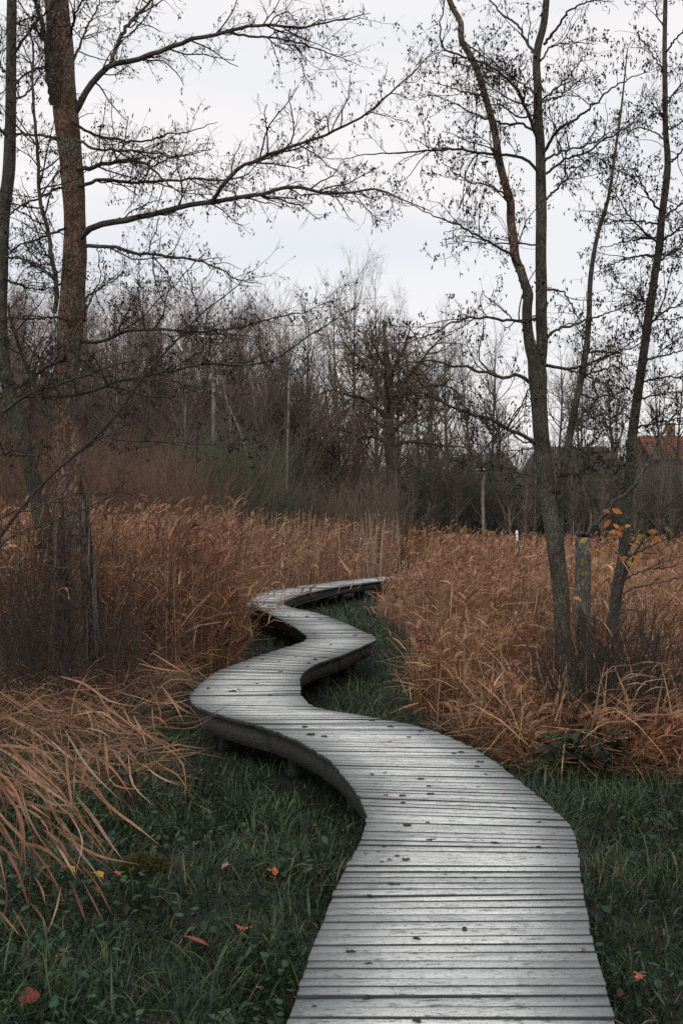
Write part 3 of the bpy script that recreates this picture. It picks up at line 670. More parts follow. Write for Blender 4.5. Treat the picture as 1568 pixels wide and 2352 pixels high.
P, R = trunk3([(1332,1400,2),(1334,1420,9),(1334,1480,11),(1336,1560,10),(1338,1650,6)], DN - 0.09, 30); mb = MB(); mb.tube(P, R * 0.9, 9, ridges=barkridge(0.2, 7, 13)); part(mb, 'rotten_hollow', M_ROT, tN, True)
specsN = [
 (z4([(1120,1240),(1150,1200),(1240,1100),(1320,1030),(1390,930),(1440,820),(1500,720),(1568,640),(1650,560)]), DN, DN-.9, 7.5, 3.2),
 (z4([(1135,1245),(1140,1180),(1130,1080),(1105,1010),(1130,930),(1170,850)]), DN, DN+.3, 4.5, 2.2),
 (z4([(1230,1110),(1245,1050),(1262,990)]), DN-.3, DN-.3, 2, 1.0),
 (z4([(1010,1190),(1060,1160),(1130,1120),(1140,1040)]), DN+.1, DN, 1.4, .8),
]
limbsN = make_limbs(tN, specsN, M_BARK_SNAG, 8)

# shrub at the right with a few orange leaves still on
DH = 13.9
tH = thing('leafy_shrub', 'bare dark shrub on the right still holding a few orange leaves', 'shrub', base_at(1395, DH))
specsH = [
 ([(1390,1690),(1400,1560),(1410,1450)] + z6([(1310,360),(1370,240),(1440,120),(1568,0),(1650,-60)]), DH, DH-.4, 5.5, 3),
 (z6([(1290,420),(1330,240),(1400,190),(1480,165),(1568,150),(1660,120)]), DH, DH-.6, 3, 2),
 (z6([(1290,300),(1370,270),(1450,235),(1568,195),(1660,170)]), DH, DH+.5, 3.2, 2),
 (z6([(1300,400),(1400,360),(1480,350),(1568,330),(1660,300)]), DH, DH-.6, 2.6, 1.6),
 (z6([(1280,470),(1400,430),(1480,410),(1568,390),(1660,370)]), DH, DH+.4, 2.2, 1.4),
 (z6([(1330,250),(1230,210),(1140,215),(1100,230)]), DH, DH-.3, 2.6, 1.2),
 (z6([(1220,1130),(1240,900),(1300,700),(1420,600),(1568,430),(1640,380)]), DH, DH-.7, 2.2, 1.2),
 (z6([(1250,1130),(1330,850),(1430,680),(1568,540)]), DH, DH-.5, 2.0, 1.0),
 (z6([(1190,1130),(1170,900),(1180,650),(1170,440)]), DH, DH+.2, 1.8, 0.9),
 (z6([(1210,1130),(1230,850),(1260,600),(1250,420)]), DH, DH+.3, 1.8, 0.9),
 (z6([(1290,1130),(1400,900),(1500,760),(1600,640)]), DH, DH-.6, 2.0, 1.0),
 (z6([(1180,1130),(1130,900),(1120,700),(1080,520)]), DH, DH-.3, 1.8, 0.9),
 (z6([(1300,1130),(1350,950),(1380,760),(1370,560)]), DH, DH+.5, 1.8, 0.9),
 (z6([(1320,1130),(1450,1000),(1540,880),(1640,800)]), DH, DH-.4, 1.8, 0.9),
]
limbsH = make_limbs(tH, specsH, M_TWIG, 6)
PH = np.stack([p for p, _ in limbsH]); RH = np.stack([r for _, r in limbsH])
A1, B1 = grow(PH, RH, 8, 0.12, 0.6, (25, 60), 7, 0.05, 0.2, 0.05, 0.6, 0.002, 0.005, 61)
A2, B2 = grow(A1, B1, 7, 0.06, 0.25, (25, 60), 5, 0.05, 0.2, 0.1, 0.6, 0.0015, 0.003, 62)
mb = MB(); mb.tube(A1, B1, 4); mb.tube(A2, B2, 3); part(mb, 'crown', M_TWIG, tH, True)
def leaf_mesh(name, L=0.07, W=0.022, curl=0.25, lobes=False, col=(0.3, 0.12, 0.02), seed=0):
    r = np.random.RandomState(seed); mb = MB()
    if lobes:
        n = 30; a = np.linspace(0, 2 * math.pi, n, endpoint=False)
        rad = 0.60 + 0.22 * np.abs(np.cos(a * 2.5)) ** 1.2 + 0.10 * np.abs(np.cos(a * 7.5)); rad *= np.where(np.abs(a - math.pi) < 0.25, 0.55, 1)
        o = np.stack([np.cos(a) * rad * L * .6, np.sin(a) * rad * L * .6], -1)
        z = curl * L * (np.sin(a * 2 + r.rand() * 6) * 0.5 + r.normal(0, 0.18, n)) * rad
        inner = np.c_[o * 0.5, z * 0.15]; outer = np.c_[o, z]
        v = np.r_[[[0, 0, 0]], inner, outer]
        k = np.arange(n); k2 = (k + 1) % n
        mb.add(v, np.stack([0 * k, 1 + k, 1 + k2], -1), np.array(col)[None] * r.uniform(0.6, 1.3, (len(v), 1)))
        mb.f.append(np.stack([1 + k, 1 + n + k, 1 + n + k2, 1 + k2], -1))
    else:
        t = np.linspace(0, 1, 7); wv = W * np.sin(np.pi * np.clip(t, 0.04, 0.97)) ** 0.8
        zc = -curl * L * t ** 2
        v = np.concatenate([np.stack([t * L, -wv, zc + 0.25 * wv], -1), np.stack([t * L, 0 * t, zc], -1), np.stack([t * L, wv, zc + 0.25 * wv], -1)])
        i = np.arange(6); q = np.concatenate([np.stack([i, i + 1, i + 8, i + 7], -1), np.stack([i + 7, i + 8, i + 15, i + 14], -1)])
        mb.add(v, q, np.array(col)[None] * r.uniform(0.7, 1.25, (len(v), 1)))
    me = mb.mesh(name); me.materials.append(M_LEAF); return me
LV = [leaf_mesh('leaf', 0.062, 0.016, c, False, col, k) for k, (c, col) in enumerate([(0.3, (0.36, 0.14, 0.035)), (0.15, (0.30, 0.10, 0.03)), (0.5, (0.34, 0.19, 0.05)), (0.3, (0.22, 0.17, 0.045))])]
leafpx = [(1240,80),(1232,130),(1245,150),(1250,175),(1225,190),(1260,178),(1300,165),(1130,215),(1225,245),(1190,310),(1130,260),(1130,330),(1180,350),(1190,355),(1135,380),(1150,430),(1165,660),(1060,485),(1320,240),(1310,280),(1370,320),(1345,340),(1440,190),(1465,230),(1455,110),(1460,140),(1480,165),(1490,190),(1420,180),(1390,200),(1460,400),(1310,300),(1230,95),(1215,215),(1255,205)]
for k, (x, y) in enumerate(leafpx):
    X_, Y_ = z6([(x, y)])[0]; p = px(X_, Y_, DH - 0.45 + rs.uniform(-.2, .2))
    o = bpy.data.objects.new('leaf', LV[rs.randint(4)] if k > 5 else LV[k % 2]); C.objects.link(o); o.parent = tH
    o.location = np.array(p) - np.array(ORIG[tH.name]); o.rotation_euler = (rs.uniform(.7, 1.9), rs.uniform(-.6, .9), rs.uniform(-.7, .7) + math.pi * rs.randint(2)); s = rs.uniform(1.0, 1.7); o.scale = (s, s, s)

# grey bare shrub in front of the thick alder, rooted off the left side
DG = 11.2
tG = thing('bare_shrub', 'bare grey-twigged shrub in front of the thick alder foot at left', 'shrub', base_at(-120, DG))
specsG = [
 ([(-130,1780),(-100,1500),(-60,1250)] + z3([(0,1150),(120,1120),(230,1080),(300,1030),(330,960),(350,870)]), DG, DG-.1, 7, 2.2),
 ([(-130,1780),(-90,1500),(-50,1330)] + z3([(0,1285),(80,1225),(200,1195),(330,1140),(430,1100),(520,1040),(600,930),(700,880)]), DG, DG-.5, 6, 1.2),
 ([(-120,1780),(-80,1550)] + z3([(0,1430),(110,1390),(200,1370),(280,1385),(400,1370),(520,1330)]), DG, DG+.6, 5, 1.2),
 (z3([(230,1078),(330,1050),(450,1045),(560,1040),(650,1075),(720,1140),(745,1230),(750,1330)]), DG, DG+.2, 3, 1.0),
 (z3([(230,1080),(380,1090),(520,1140),(640,1120),(760,1170),(860,1210),(960,1190)]), DG, DG-.4, 3, 1.0),
 (z3([(330,1140),(450,1100),(560,1000),(620,920)]), DG-.2, DG+.3, 2.6, 1.0),
 (z3([(0,1200),(130,1240),(280,1220),(420,1190)]), DG, DG-.3, 3, 1.0),
 (z3([(100,1125),(180,1040),(300,960),(400,900),(520,830)]), DG, DG-.4, 2.6, 1.0),
]
limbsG = make_limbs(tG, specsG, M_BARK_GREY, 6)
PG = np.stack([p for p, _ in limbsG[:]]); RG = np.stack([r for _, r in limbsG])
A1, B1 = grow(PG, RG, 6, 0.15, 0.6, (25, 60), 8, 0.0, 0.25, 0.3, 0.55, 0.0017, 0.004, 71)
A2, B2 = grow(A1, B1, 7, 0.06, 0.25, (30, 70), 5, 0.0, 0.25, 0.1, 0.6, 0.0013, 0.003, 72)
mb = MB(); mb.tube(A1, B1, 4); mb.tube(A2, B2, 3); part(mb, 'crown', M_TWIG_RED, tG, True)

def tangle(name, label, x0, x1, d0, d1, nst, h0, h1, mat, seed, spread=0.7, per=5.0, rad=0.004):
    r = np.random.RandomState(seed); root = thing(name, label, 'shrub', base_at((x0 + x1) / 2, (d0 + d1) / 2))
    d = r.uniform(d0, d1, nst); X_ = (r.uniform(x0, x1, nst) - HX) * d / F; n = 12
    az = r.rand(nst) * 6.283; el = r.uniform(.05, spread, nst); dr = np.stack([np.cos(az) * np.sin(el), np.sin(az) * np.sin(el), np.cos(el)], -1)
    P = np.zeros((nst, n, 3)); P[:, 0] = np.stack([X_, d, np.zeros(nst)], -1); L = r.uniform(h0, h1, nst); bend = r.uniform(0, .22, nst)[:, None]
    for k in range(1, n):
        P[:, k] = P[:, k - 1] + dr * (L / (n - 1))[:, None]; dr = nrm(dr + r.normal(0, .10, (nst, 3)) - np.array([0, 0, 1.0]) * bend * (k / n))
    P[:, 1:, 2] = np.maximum(P[:, 1:, 2], .03); R = rad * r.uniform(.5, 1.4, nst)[:, None] * np.linspace(1, .35, n)[None]
    A1, B1 = grow(P, R, per, .15, .6, (25, 65), 7, .02, .2, .15, .6, .0015, .004, seed + 1); A2, B2 = grow(A1, B1, 6, .06, .25, (25, 65), 3, .0, .25, .1, .6, .0012, .003, seed + 2)
    mb = MB(); mb.tube(P, R, 5); part(mb, 'stems', mat, root, True); mb = MB(); mb.tube(A1, B1, 4); mb.tube(A2, B2, 3); part(mb, 'twigs', mat, root, True)
tangle('bramble_bush', 'dark tangled bramble around the foot of the right alder and the snag', 1265, 1600, 12.2, 14.2, 330, .5, 1.55, M_TWIG, 811, .7, 5.0, .0075)
tangle('bare_shrub', 'fine-twigged brown shrub standing around the thick alder foot', -30, 330, 16.4, 18.6, 60, 1.4, 3.8, M_TWIG_RED, 821, .75, 4.5, .006)
tangle('bramble_bush', 'dark tangled stems in front of the thick alder foot', 0, 330, 14.3, 17.2, 130, .9, 2.3, M_TWIG, 841, .75, 4.0, .006)
tangle('bare_shrub', 'thin bare thicket at the left edge between the two left trunks', -90, 110, 14.5, 19.5, 46, 2.0, 4.6, M_TWIG, 831, .6, 4.0, .007)

# ------------------------------------------------------------------ background wood
def proto_tree(H, seed, kind):
    """returns (trunk mesh, crown mesh) standing at the origin"""
    r = np.random.RandomState(seed); n = 24
    t = np.linspace(0, 1, n); lean = r.normal(0, 0.035, 2)
    P = np.stack([lean[0] * H * t + 0.02 * H * np.sin(t * 5 + r.rand() * 6), lean[1] * H * t, t * H], -1)[None]
    rb = {'birch': 0.010, 'poplar': 0.011, 'oak': 0.026, 'alder': 0.012}[kind] * H
    R = (rb * (1 - t * 0.93))[None]
    if kind == 'birch':
        A = grow(P, R, 5.0, 0.14*H, 0.30*H, (18, 42), 9, 0.06, 0.09, 0.25, 0.6, 0.008, 0.05, seed + 1, 0.6)
        Bq = grow(*A, 3.2, 0.5, 1.5, (20, 45), 6, 0.02, 0.12, 0.1, 0.6, 0.0045, 0.012, seed + 2, 0.4)
        Cq = grow(*Bq, 4.5, 0.3, 0.9, (15, 50), 3, -0.02, 0.14, 0.1, 0.7, 0.0044, 0.006, seed + 3, 0.3)
    elif kind == 'poplar':
        A = grow(P, R, 3.2, 0.18*H, 0.36*H, (20, 45), 9, 0.12, 0.08, 0.22, 0.55, 0.01, 0.06, seed + 1, 0.6)
        Bq = grow(*A, 3.4, 0.6, 1.8, (20, 45), 6, 0.10, 0.10, 0.1, 0.6, 0.005, 0.016, seed + 2, 0.4)
        Cq = grow(*Bq, 4.0, 0.3, 0.9, (20, 45), 3, 0.06, 0.12, 0.1, 0.7, 0.0035, 0.006, seed + 3, 0.3)
    elif kind == 'oak':
        P[:, :, 2] *= 0.7
        A = grow(P, R, 4.2, 0.34*H, 0.56*H, (40, 88), 12, 0.05, 0.22, 0.22, 0.55, 0.02, 0.08, seed + 1, 0.45)
        Bq = grow(*A, 2.0, 0.9, 2.6, (30, 70), 8, 0.03, 0.25, 0.12, 0.6, 0.008, 0.04, seed + 2, 0.3)
        Cq = grow(*Bq, 8.5, 0.4, 1.2, (25, 65), 5, 0.02, 0.25, 0.1, 0.7, 0.005, 0.009, seed + 3, 0.3)
    else:
        A = grow(P, R, 3.6, 0.18*H, 0.42*H, (35, 70), 9, 0.06, 0.14, 0.2, 0.55, 0.01, 0.05, seed + 1, 0.6)
        Bq = grow(*A, 3.0, 0.6, 1.7, (25, 60), 6, 0.04, 0.18, 0.1, 0.6, 0.006, 0.015, seed + 2, 0.4)
        Cq = grow(*Bq, 4.0, 0.3, 0.9, (25, 60), 3, 0.02, 0.2, 0.1, 0.7, 0.0038, 0.006, seed + 3, 0.3)
    tm = MB(); tm.tube(P, R, 9)
    cm = MB()
    tw = {'birch': (0.165, 0.125, 0.108), 'poplar': (0.135, 0.125, 0.10), 'oak': (0.15, 0.115, 0.09), 'alder': (0.115, 0.092, 0.078)}[kind]
    c1 = np.array(tw) * (0.75 if kind != 'birch' else 1.0)
    cm.tube(*A, 4, col=np.repeat(c1[None], len(A[0]), 0)); cm.tube(*Bq, 3, col=np.repeat(np.array(tw)[None], len(Bq[0]), 0))
    cc = np.array(tw)[None] * r.uniform(0.7, 1.3, (len(Cq[0]), 1)); cm.tube(*Cq, 3, col=cc)
    return tm.mesh('trunk', smooth_sh=True), cm.mesh('crown')
protos = {}
for kind, H, ks in (('birch', 11.0, 3), ('poplar', 15.0, 2), ('alder', 10.0, 2)):
    for k in range(ks):
        tm, cm = proto_tree(H, 900 + len(protos) * 17, kind)
        tm.materials.append({'birch': M_BIRCH, 'oak': M_BGBARK}.get(kind, M_BGBARK)); cm.materials.append(M_BGTWIG); protos[(kind, k)] = (tm, cm, H)
def bg_tree(kind, k, x, d, ytop, label, group=None, rz=None, wide=1.0):
    tm, cm, H = protos[(kind, k)]
    hgt = CAMZ + (HY - ytop) * d / F; s = hgt / (H * (0.80 if kind == 'oak' else 1.0))
    X_ = (x - HX) * d / F
    root = thing({'birch': 'birch_tree', 'poplar': 'poplar_tree', 'oak': 'oak_tree', 'alder': 'bare_tree'}[kind], label, 'tree', (X_, d, -0.05), group)
    root.rotation_euler = (0, 0, random.uniform(0, 6.28) if rz is None else rz); root.scale = (s * wide, s * wide, s)
    for nm, me in (('trunk', tm), ('crown', cm)):
        o = bpy.data.objects.new(nm, me); C.objects.link(o); o.parent = root
    return root
gB = 'birches of the brown wood behind the reed bed'
LBIRCH = 'bare brown birch of the wood beyond the left edge alder'
for k in range(64):
    x = 10 + (k * 10.6) + random.uniform(-10, 10); d = random.uniform(59, 84)
    yt = np.interp(x, [0, 150, 250, 400, 560, 650, 720], [700, 690, 690, 715, 735, 735, 790]) + random.uniform(-15, 70)
    zone = 'behind the two left alder trunks' if x < 215 else ('between the thick alder and the pale straight trunk' if x < 480 else 'right of the pale straight trunk')
    bg_tree('birch', k % 3, x, d, yt, 'bare brown birch in the wood ' + zone, 'birches ' + zone, wide=1.05)
for x, d, yt in ((-60,66,680),(-130,70,690),(-200,64,700),(-40,60,760)): bg_tree('birch', 1, x, d, yt, LBIRCH, gB)
DO = 57.0
tO = thing('oak_tree', 'broad dark oak with a spreading crooked brown crown behind the reeds, centre', 'tree', base_at(903, DO))
P, R = trunk3([(906,1330,20),(905,1200,16),(902,1120,14),(898,1050,14),(893,990,14),(892,950,12),(893,900,9),(890,840,7),(884,780,4),(880,735,2)], DO, 40); mb = MB(); mb.tube(P, R, 12, ridges=barkridge(0.06, 7, 3)); part(mb, 'trunk', M_BGBARK, tO, True)
oakl = []
for k, (pts, dd, r0) in enumerate([([(890,970),(860,930),(820,905),(770,895),(735,905)], -2.5, 8), ([(890,940),(862,880),(825,830),(790,790),(770,760)], 2, 8), ([(892,900),(905,840),(930,790),(940,740)], -2, 6), ([(895,960),(930,915),(975,900),(1020,905),(1065,925)], 2.5, 8), ([(893,930),(930,870),(975,825),(1015,790),(1040,775)], -2, 8),
   ([(900,1030),(940,1010),(990,1015),(1050,1020),(1085,1040)], -3, 6), ([(897,1020),(860,1005),(810,1000),(765,985),(730,995)], 3, 6), ([(892,880),(865,830),(850,780),(845,730)], 2.5, 6), ([(892,950),(885,890),(880,860),(860,800)], -5, 7), ([(895,960),(910,910),(935,880),(960,850)], 5, 7), ([(898,1000),(915,985),(930,970),(960,960)], -5, 6), ([(895,990),(870,970),(850,960),(820,955)], 5, 6)]):
    P, R = limb3(pts, DO, DO + dd, r0 * .75, 1.2, 20); P[2:] += np.cumsum(rs.normal(0, .035, (18, 3)), 0); oakl.append((P, R)); mb = MB(); mb.tube(P, R, 7); part(mb, 'limb', M_BGBARK, tO, True)
P = np.stack([p for p, _ in oakl]); R = np.stack([r for _, r in oakl])
A1, B1 = grow(P, R, 5.0, .9, 2.6, (30, 75), 9, .02, .25, .12, .6, .012, .035, 951, .3); A2, B2 = grow(A1, B1, 5.0, .5, 1.4, (25, 65), 6, .02, .25, .1, .6, .007, .012, 952, .3); A3, B3 = grow(A2, B2, 2.2, 0.25, .7, (25, 65), 3, .0, .2, .1, .7, .005, .007, 953, .3)
mb = MB(); oc = np.array([[.125, .094, .073]])
for (a_, b_), sd_ in (((A1, B1), 4), ((A2, B2), 3), ((A3, B3), 3)): mb.tube(a_, b_, sd_, col=oc * rs.uniform(.6, 1.5, (len(a_), 1)))
part(mb, 'crown', M_BGTWIG, tO)
for k, (x, d, yt) in enumerate(((812,92,642),(862,96,660),(775,95,690),(918,98,705),(700,94,722))):
    bg_tree('poplar', k % 2, x, d, yt, 'tall pale upswept tree rising above the middle of the wood', 'tall upswept trees behind the oak')
for k, (x, d, yt) in enumerate(((985,78,770),(1035,84,745),(1080,76,790),(1120,86,760),(1150,78,820),(1010,66,870),(960,70,800))):
    bg_tree('poplar' if k % 3 else 'alder', k % 2, x, d, yt, 'thin bare tree between the oak and the forked alder, sky showing through', 'thin bare trees right of the oak')
for k, (x, d, yt) in enumerate(((1290,80,800),(1355,76,770),(1400,84,790),(1440,80,860),(1330,70,850))):
    bg_tree('poplar' if k % 2 else 'alder', k % 2, x, d, yt, 'thin bare tree seen between the forked alder and the right alder', 'thin bare trees behind the right alders')
for k, (x, d, yt) in enumerate(((1520,72,825),(1565,76,840),(1610,74,820),(1680,70,840),(1760,74,830))):
    bg_tree('alder' if k % 2 else 'poplar', k % 2, x, d, yt, 'bare tree at the far right in front of the red house', 'bare trees by the red house')
for k, (x, d, yt) in enumerate(((715,64,800),(760,62,830),(680,62,850),(640,60,880))):
    bg_tree('alder', k % 2, x, d, yt, 'dark bare tree in the wood just left of the oak', 'dark trees left of the oak', wide=1.2)

for k in range(26):
    bg_tree('birch', k % 3, 900 + k * 28 + random.uniform(-14, 14), random.uniform(55.5, 58), 1035 + random.uniform(-45, 45), 'slim brown sapling at the edge of the right thicket', 'saplings along the right thicket', wide=0.9)
# pale birch trunks standing out against the wood
def pale_trunk(pts, d, label, name='pale_birch'):
    root = thing(name, label, 'tree', base_at(pts[0][0], d))
    P, R = trunk3(pts, d, 40); mb = MB(); mb.tube(P, R, 9, ridges=barkridge(0.04, 5, 3)); part(mb, 'trunk', M_BIRCH, root, True)
    A1, B1 = grow(P[None], R[None], 1.6, 0.5, 1.8, (20, 50), 7, 0.08, 0.12, 0.3, 0.5, 0.006, 0.02, int(pts[0][0]))
    A2, B2 = grow(A1, B1, 4, 0.3, 0.8, (20, 50), 5, 0.05, 0.15, 0.1, 0.6, 0.004, 0.008, int(pts[0][0]) + 1)
    mb = MB(); mb.tube(A1, B1, 4, col=np.tile([0.10, 0.085, 0.07], (len(A1), 1))); mb.tube(A2, B2, 3, col=np.tile([0.10, 0.08, 0.065], (len(A2), 1))); part(mb, 'crown', M_BGTWIG, root)
pale_trunk([(492,1320,5),(491,1150,4.6),(490,1000,4.4),(491,900,4.2),(489,830,3.5),(492,740,2.2)], 56, 'pale straight birch trunk standing in front of the brown wood')
pale_trunk([(598,1330,3.4),(590,1150,3.0),(571,1060,2.8),(549,985,2.4),(523,925,1.8),(510,865,1.0)], 52, 'leaning yellowish bare trunk among the olive willows')
pale_trunk([(1111,1330,4),(1110,1230,4),(1108,1150,3.8),(1110,1080,3.4),(1112,1040,2)], 55, 'thin whitish birch trunk standing at the field edge, centre right')
pale_trunk([(660,1310,3.4),(659,1100,3),(662,960,2.6),(665,850,2)], 57, 'thin pale trunk left of the dark oak')
nb = thing('nest_box', 'small brown box with a white lid on the whitish birch trunk', 'nest box', tuple(px(1100, 1085, 54.85)))
c0 = px(1101, 1086, 54.85); mb = MB(); mb.box(c0, (0.26, 0.16, 0.22)); part(mb, 'box', M_BROWNBOX, nb)
mb = MB(); mb.box(c0 + np.array([0, 0, 0.125]), (0.32, 0.22, 0.03)); part(mb, 'lid', M_WHITE, nb)
c0 = px(1186, 1229, 47.0); mb = MB(); mb.box((c0[0], c0[1], 0.86), (0.075, 0.075, 1.76)); mb.box((c0[0], c0[1], 1.755), (0.055, 0.055, 0.03))
tag(mb.build('marker_post', M_WHITE, origin=(c0[0], c0[1], 0)), 'short white post at the far edge of the reed field', 'post')

# willow shrubs and thicket along the wood's foot
def proto_shrub(seed, H, spread, nst, col, droop=0.0, wig=0.06):
    r = np.random.RandomState(seed); n = 9
    az = r.rand(nst) * 6.283; el = r.uniform(0.02, spread, nst)
    d = np.stack([np.cos(az) * np.sin(el), np.sin(az) * np.sin(el), np.cos(el)], -1)
    p = np.stack([r.normal(0, .35, nst), r.normal(0, .35, nst), np.zeros(nst)], -1)
    L = H * r.uniform(0.6, 1.05, nst); P = np.zeros((nst, n, 3)); P[:, 0] = p
    for k in range(1, n):
        d = nrm(d + r.normal(0, wig, (nst, 3)) + np.array([0, 0, 0.03 - droop])); P[:, k] = P[:, k - 1] + d * (L / (n - 1))[:, None]
    R = np.maximum(0.010 * r.uniform(.5, 1.4, nst)[:, None] * np.linspace(1, .35, n)[None], 0.004)
    A = grow(P, R, 2.6, 0.4, 1.3, (14, 40), 6, 0.05, 0.1, 0.15, 0.6, 0.0035, 0.007, seed + 1, 0.3)
    Bq = grow(*A, 2.2, 0.25, 0.7, (14, 40), 3, 0.03, 0.12, 0.1, 0.7, 0.003, 0.005, seed + 2, 0.3)
    mb = MB()
    for q, sd_ in ((( P, R), 4), (A, 3), (Bq, 3)):
        mb.tube(q[0], q[1], sd_, col=np.array(col)[None] * r.uniform(.6, 1.4, (len(q[0]), 1)))
    me = mb.mesh('shrub'); me.materials.append(M_BGTWIG); return me, H
SH = {'olive': proto_shrub(31, 4.2, 0.6, 90, (0.115, 0.115, 0.078)), 'tan': proto_shrub(37, 4.0, 0.75, 110, (0.165, 0.128, 0.098)),
      'dark': proto_shrub(41, 4.0, 0.55, 95, (0.085, 0.088, 0.068), wig=0.12), 'brown': proto_shrub(43, 4.4, 0.6, 95, (0.145, 0.09, 0.066))}
def shrub(kind, x, d, ytop, label, group):
    me, H = SH[kind]; o = bpy.data.objects.new({'olive': 'willow_shrub', 'tan': 'willow_shrub', 'dark': 'thicket_shrub', 'brown': 'brown_shrub'}[kind], me); C.objects.link(o)
    hgt = CAMZ + (HY - ytop) * d / F; s = hgt / H
    o.location = ((x - HX) * d / F, d, -0.05); o.rotation_euler = (0, 0, random.uniform(0, 6.28)); o.scale = (s * 1.15, s * 1.15, s); tag(o, label, 'shrub', group)
for k in range(13): shrub('olive', 300 + k * 24 + random.uniform(-12, 12), random.uniform(50, 56), 985 + random.uniform(-35, 60), 'olive green willow shrub with upright stems behind the reeds, left of centre', 'olive willows behind the reeds')
for k in range(8): shrub('tan', 600 + k * 38 + random.uniform(-10, 10), random.uniform(52, 55), 1100 + random.uniform(-30, 50), 'pale tan willow shrub fanning up behind the middle of the reeds', 'tan willows behind the reeds')
for k in range(34): shrub('dark', 905 + k * 24 + random.uniform(-15, 15), random.uniform(57, 66), 1075 + random.uniform(-30, 35), 'dark dense bush in the thicket behind the right reed field', 'thicket bushes behind the right field')
for k in range(20): shrub('dark', 880 + k * 38 + random.uniform(-15, 15), random.uniform(68, 78), 1060 + random.uniform(-30, 30), 'dark dense bush in the thicket behind the right reed field', 'thicket bushes behind the right field')
for k in range(22): shrub('brown', -120 + k * 26 + random.uniform(-15, 15), random.uniform(34, 56), 1010 + random.uniform(-40, 70), 'brown tangled shrub behind the left alders', 'brown shrubs behind the left alders')
for k in range(40): shrub(['dark', 'brown', 'brown'][k % 3], -150 + k * 28 + random.uniform(-15, 15), random.uniform(60, 90), 900 + random.uniform(-60, 90) + max(0, k - 27) * 12, 'dark tall undergrowth bush deep in the brown wood', 'undergrowth of the wood')

# ------------------------------------------------------------------ houses behind the thicket
def house(name, label, x0, x1, d, yeave, yridge, hip, wallm, roofm, depth=7.0, wins=()):
    X0, X1 = (x0 - HX) * d / F, (x1 - HX) * d / F; ze = CAMZ + (HY - yeave) * d / F; zr = CAMZ + (HY - yridge) * d / F
    root = thing(name, label, 'house', ((X0 + X1) / 2, d, 0))
    mb = MB(); mb.box(((X0 + X1) / 2, d + depth / 2, ze / 2), (X1 - X0, depth, ze)); wl = part(mb, 'wall', wallm, root)
    if not hip:
        mb = MB(); e = 0.003
        for xx, sgn in ((X0 + e, 1), (X1 - e, -1)):
            mb.add([[xx, d + .02, ze - .02], [xx, d + depth - .02, ze - .02], [xx, d + depth / 2, zr - .1], [xx + sgn * .2, d + .02, ze - .02], [xx + sgn * .2, d + depth - .02, ze - .02], [xx + sgn * .2, d + depth / 2, zr - .1]], np.array([[0, 1, 2], [3, 5, 4]]))
        part(mb, 'gable', wallm, root)
    ov = 0.35; h = hip * (X1 - X0) * 0.14; mb = MB()
    v = np.array([[X0 - ov, d - ov, ze], [X1 + ov, d - ov, ze], [X1 + ov, d + depth + ov, ze], [X0 - ov, d + depth + ov, ze], [X0 - ov + h, d + depth / 2, zr], [X1 + ov - h, d + depth / 2, zr]])
    v2 = v - np.array([0, 0, 0.16])
    mb.add(np.r_[v, v2], np.array([[0, 1, 5, 4], [2, 3, 4, 5], [6, 10, 11, 7], [8, 11, 10, 9], [0, 6, 7, 1], [2, 8, 9, 3], [1, 7, 8, 2], [3, 9, 6, 0]])); mb.f.append(np.array([[1, 2, 5], [3, 0, 4], [7, 11, 8], [9, 10, 6]])); rf = part(mb, 'roof', roofm, root)
    # tile courses
    for k in range(1, 8):
        t = k / 8.0; a_ = v[0] + (v[4] - v[0]) * t; b_ = v[1] + (v[5] - v[1]) * t; mm = (a_ + b_) / 2
        mb = MB(); mb.box((mm[0], mm[1] - 0.01, mm[2] + 0.012), (b_[0] - a_[0] - 0.05, 0.05, 0.03)); part(mb, 'tile_course', roofm, root, sub=rf)
    if roofm is M_ROOF_RED:
        xc = X0 + (X1 - X0) * 0.3; mb = MB(); mb.box((xc, d + depth / 2, zr + 0.2), (0.5, 0.5, 1.1)); mb.box((xc, d + depth / 2, zr + 0.79), (0.6, 0.6, 0.1)); part(mb, 'chimney', wallm, root, sub=rf)
    for fx, zc, ww, hh in wins:
        xx = X0 + (X1 - X0) * fx; mb = MB()
        for dx, dz, sx, sz in ((-ww/2, 0, .08, hh + .08), (ww/2, 0, .08, hh + .08), (0, -hh/2, ww - .08, .08), (0, hh/2, ww - .08, .08), (0, 0, .05, hh - .08)):
            mb.box((xx + dx, d - .03, zc + dz), (sx, .1, sz))
        fr = part(mb, 'window', M_WHITE, root); mb = MB(); mb.box((xx, d - .012, zc), (ww - .06, .05, hh - .06)); part(mb, 'pane', M_GLASS, root, sub=fr)
W4 = [(0.2, 1.5, 1.1, 1.2), (0.5, 1.5, 1.1, 1.2), (0.8, 1.5, 1.1, 1.2), (0.3, 3.9, 1.0, 1.1), (0.7, 3.9, 1.0, 1.1)]
house('dark_roofed_house', 'house with a dark hipped roof behind the forked alder', 1236, 1436, 100, 1085, 1018, 1, M_BRICK, M_ROOF_DARK, 9, [(a_, b_, c_, d_) for a_, b_, c_, d_ in W4])
house('dark_roofed_house', 'smaller dark-roofed house just left of the forked alder', 1062, 1176, 98, 1082, 1036, 1, M_BRICK, M_ROOF_DARK, 7, W4[:3])
house('brick_house', 'red brick house with a red tiled roof at the right edge', 1508, 1720, 92, 1052, 992, 0, M_BRICK, M_ROOF_RED, 8, W4)

